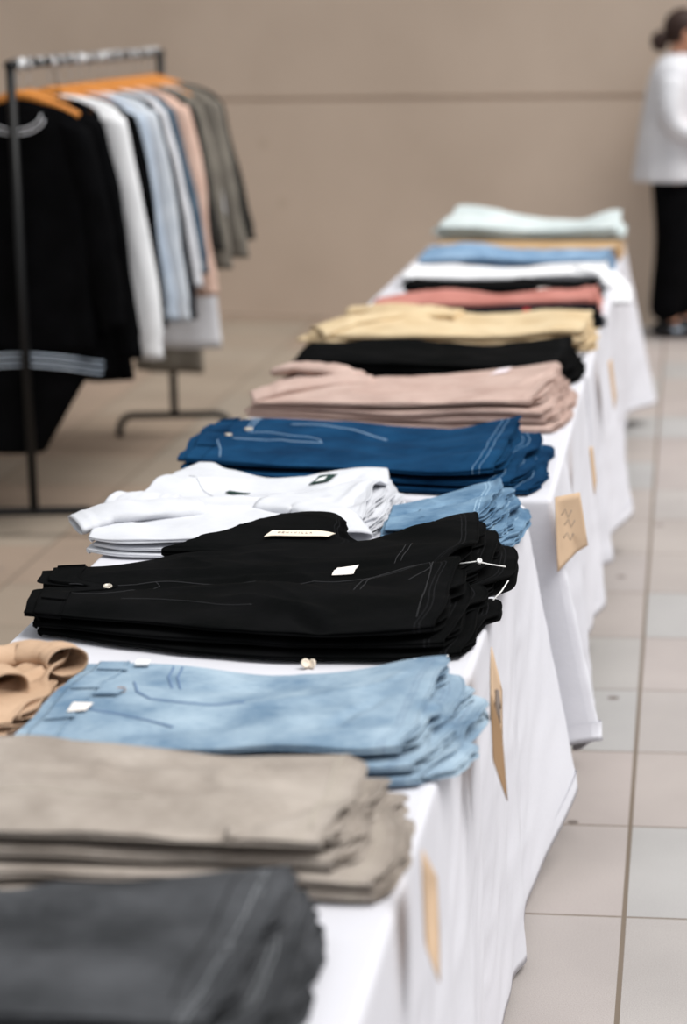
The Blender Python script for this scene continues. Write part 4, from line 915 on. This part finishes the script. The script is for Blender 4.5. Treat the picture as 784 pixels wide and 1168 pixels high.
# ------------------------------------------------------------------ person by the wall
PX, PY = -.06, 11.84
per = empty('person', (PX, PY, 0), 'person in a loose white top and black trousers standing sideways by the wall', 'person')
def skin_body(name, verts, edges, radii, mat, parent, sub=2, root=0):
    me = bpy.data.meshes.new(name); me.from_pydata(verts, edges, []); me.materials.append(mat)
    o = bpy.data.objects.new(name, me); COL.objects.link(o); o.parent = parent
    sk_ = o.modifiers.new('skin', 'SKIN'); sd = o.modifiers.new('sub', 'SUBSURF'); sd.levels = sub; sd.render_levels = sub
    sk_.use_smooth_shade = True
    bpy.context.view_layer.objects.active = o
    lay = me.skin_vertices[0] if me.skin_vertices else None
    if lay is None:
        bpy.ops.mesh.customdata_skin_add(); lay = me.skin_vertices[0]
    for i, r in enumerate(radii): lay.data[i].radius = r if hasattr(r, '__len__') else (r, r); lay.data[i].use_root = (i == root)
    return o
# faces +X; x forward, y to the side (camera side is -y)
bv = [(0, 0, .92), (.0, 0, 1.08), (-.01, 0, 1.25), (-.005, 0, 1.36), (.015, 0, 1.44), (.035, 0, 1.50), (.045, 0, 1.57),
      (.0, -.085, .86), (.015, -.09, .48), (-.02, -.09, .10), (.08, -.10, .035), (.0, .085, .86), (.05, .09, .48), (.04, .09, .10), (.14, .10, .035),
      (-.005, -.15, 1.30), (-.02, -.20, 1.10), (.17, -.17, 1.05), (.25, -.14, 1.08), (-.005, .15, 1.30), (-.02, .20, 1.10), (.17, .17, 1.05), (.25, .14, 1.08)]
be = [(0, 1), (1, 2), (2, 3), (3, 4), (4, 5), (5, 6), (0, 7), (7, 8), (8, 9), (9, 10), (0, 11), (11, 12), (12, 13), (13, 14), (3, 15), (15, 16), (16, 17), (17, 18), (3, 19), (19, 20), (20, 21), (21, 22)]
br = [(.12, .14), (.10, .12), (.10, .12), (.06, .08), (.045, .045), (.06, .06), (.085, .07), (.08, .08), (.055, .055), (.038, .038), (.035, .03), (.08, .08), (.055, .055), (.038, .038), (.035, .03),
      (.045, .045), (.042, .042), (.034, .034), (.025, .025), (.045, .045), (.042, .042), (.034, .034), (.025, .025)]
skin_body('body', bv, be, br, M['skin'], per)
# hands: palm and five fingers each
for sy in (-1, 1):
    base = Vector((.26, sy*.135, 1.08)); hv = [tuple(base), tuple(base+Vector((.055, -sy*.004, .008)))]; he = [(0, 1)]; hr = [(.020, .014), (.030, .014)]
    for fi, (dy_, ln) in enumerate([(-.027, .062), (-.009, .072), (.009, .068), (.026, .052)]):
        i0 = len(hv); b0 = base+Vector((.075, dy_, .010)); hv += [tuple(b0), tuple(b0+Vector((ln*.5, 0, .0))), tuple(b0+Vector((ln*.9, 0, -.018)))]
        he += [(1, i0), (i0, i0+1), (i0+1, i0+2)]; hr += [(.009, .009), (.008, .008), (.007, .007)]
    i0 = len(hv); hv += [tuple(base+Vector((.03, -sy*.032, .012))), tuple(base+Vector((.065, -sy*.045, .018)))]; he += [(0, i0), (i0, i0+1)]; hr += [(.011, .011), (.009, .009)]
    skin_body('hand', hv, he, hr, M['skin'], per, 2, 0)
# head features
def ellipsoid(c, r, name, mat, parent, n=24, m_=16, fn=None):
    Vv = []; 
    for i in range(m_+1):
        th = PI*i/m_
        for j in range(n):
            ph = 2*PI*j/n; d = Vector((math.sin(th)*math.cos(ph), math.sin(th)*math.sin(ph), math.cos(th)))
            p = Vector((c[0]+r[0]*d.x, c[1]+r[1]*d.y, c[2]+r[2]*d.z))
            if fn: p = fn(p, d)
            Vv.append(p)
    return mesh_obj(name, Vv, grid_faces(m_+1, n, True), mat, parent)
def headfn(p, d):
    p = p.copy()
    if d.x > .4 and abs(d.y) < .25 and -.35 < d.z < .1: p.x += .016*(1-abs(d.y)/.25)*(1-abs(d.z+.12)/.24 if abs(d.z+.12) < .24 else 0)
    if d.z < -.5: p.x += .014*max(0, d.x); p.y *= .85
    return p
ellipsoid((.055, 0, 1.555), (.094, .074, .112), 'head', M['skin'], per, fn=headfn)
for sy in (-1, 1):
    ellipsoid((.136, sy*.030, 1.56), (.010, .014, .008), 'eye', M['whiteink'], per, 12, 8)
    ellipsoid((.05, sy*.076, 1.548), (.018, .008, .028), 'ear', M['skin'], per, 12, 8)
ellipsoid((.140, 0, 1.500), (.010, .024, .007), 'mouth', M['salmon'], per, 12, 8)
def hairfn(p, d):
    if d.x > .55 and d.z < .45: return Vector((.06, p.y*.5, p.z))
    return p+Vector((0, 0, .003*math.sin(d.y*40)))
ellipsoid((.035, 0, 1.575), (.098, .084, .098), 'hair', M['hair'], per, 36, 24, hairfn)
ellipsoid((-.080, -.012, 1.510), (.045, .042, .052), 'hair_bun', M['hair'], per, 20, 14, lambda p, d: p+Vector((.004*math.sin(d.z*18), 0, .003*math.sin(d.y*20))))
# loose white top: torso bell + sleeves
def bell(rings, name, mat, parent, seed=0, fold=.012, k=44):
    Vv = []; n = len(rings)
    for i, (cx, cz, rx, ry) in enumerate(rings):
        q = i/(n-1)
        for j in range(k):
            a = 2*PI*j/k; f = 1+fold*8*q*float(vn(j*.55, q*1.5+seed)); Vv.append((cx+rx*f*math.cos(a), ry*f*math.sin(a), cz))
    o = mesh_obj(name, Vv, grid_faces(n, k, True), mat, parent); sm = o.modifiers.new('wall', 'SOLIDIFY'); sm.thickness = .006; sd = o.modifiers.new('s', 'SUBSURF'); sd.levels = sd.render_levels = 1
    return o
bell([(.02, 1.445, .058, .062), (.01, 1.43, .075, .10), (-.005, 1.395, .098, .155), (-.01, 1.34, .118, .190), (-.015, 1.25, .132, .185), (-.02, 1.15, .146, .180), (-.02, 1.05, .160, .182), (-.02, .95, .175, .186), (-.02, .87, .186, .19), (-.02, .805, .190, .192)], 'top', M['offwhite'], per, 3)
for sy in (-1, 1):
    skin_body('sleeve', [(-.005, sy*.155, 1.345), (-.03, sy*.205, 1.20), (-.02, sy*.215, 1.09), (.08, sy*.20, 1.045), (.19, sy*.165, 1.06)], [(0, 1), (1, 2), (2, 3), (3, 4)], [(.075, .07), (.072, .068), (.068, .066), (.062, .060), (.048, .046)], M['offwhite'], per, 2, 0)
# trousers
skin_body('trousers', [(0, 0, .94), (-.005, -.085, .84), (-.005, -.09, .48), (-.045, -.09, .075), (-.005, .085, .84), (.045, .09, .48), (.035, .09, .075), (-.01, 0, .86)],
          [(0, 7), (7, 1), (1, 2), (2, 3), (7, 4), (4, 5), (5, 6)], [(.14, .16), (.115, .11), (.098, .092), (.092, .085), (.11, .11), (.092, .088), (.085, .080), (.13, .15)], M['blackcloth'], per, 2, 0)
for (fx_, fy_) in ((-.025, -.09), (.035, .10)):
    def shoefn(p, d, fx_=fx_):
        q = p.copy(); q.z = max(q.z, .004)
        if d.x > .2: q.z = min(q.z, .075)
        return q
    sh = ellipsoid((fx_+.055, fy_, .045), (.145, .048, .062), 'shoe', M['shoe'], per, 24, 14, shoefn)
    MB().box((fx_+.05, fy_-.048, .05), (.06, .004, .018)).build('shoe_logo', M['greyblue'], sh, False)
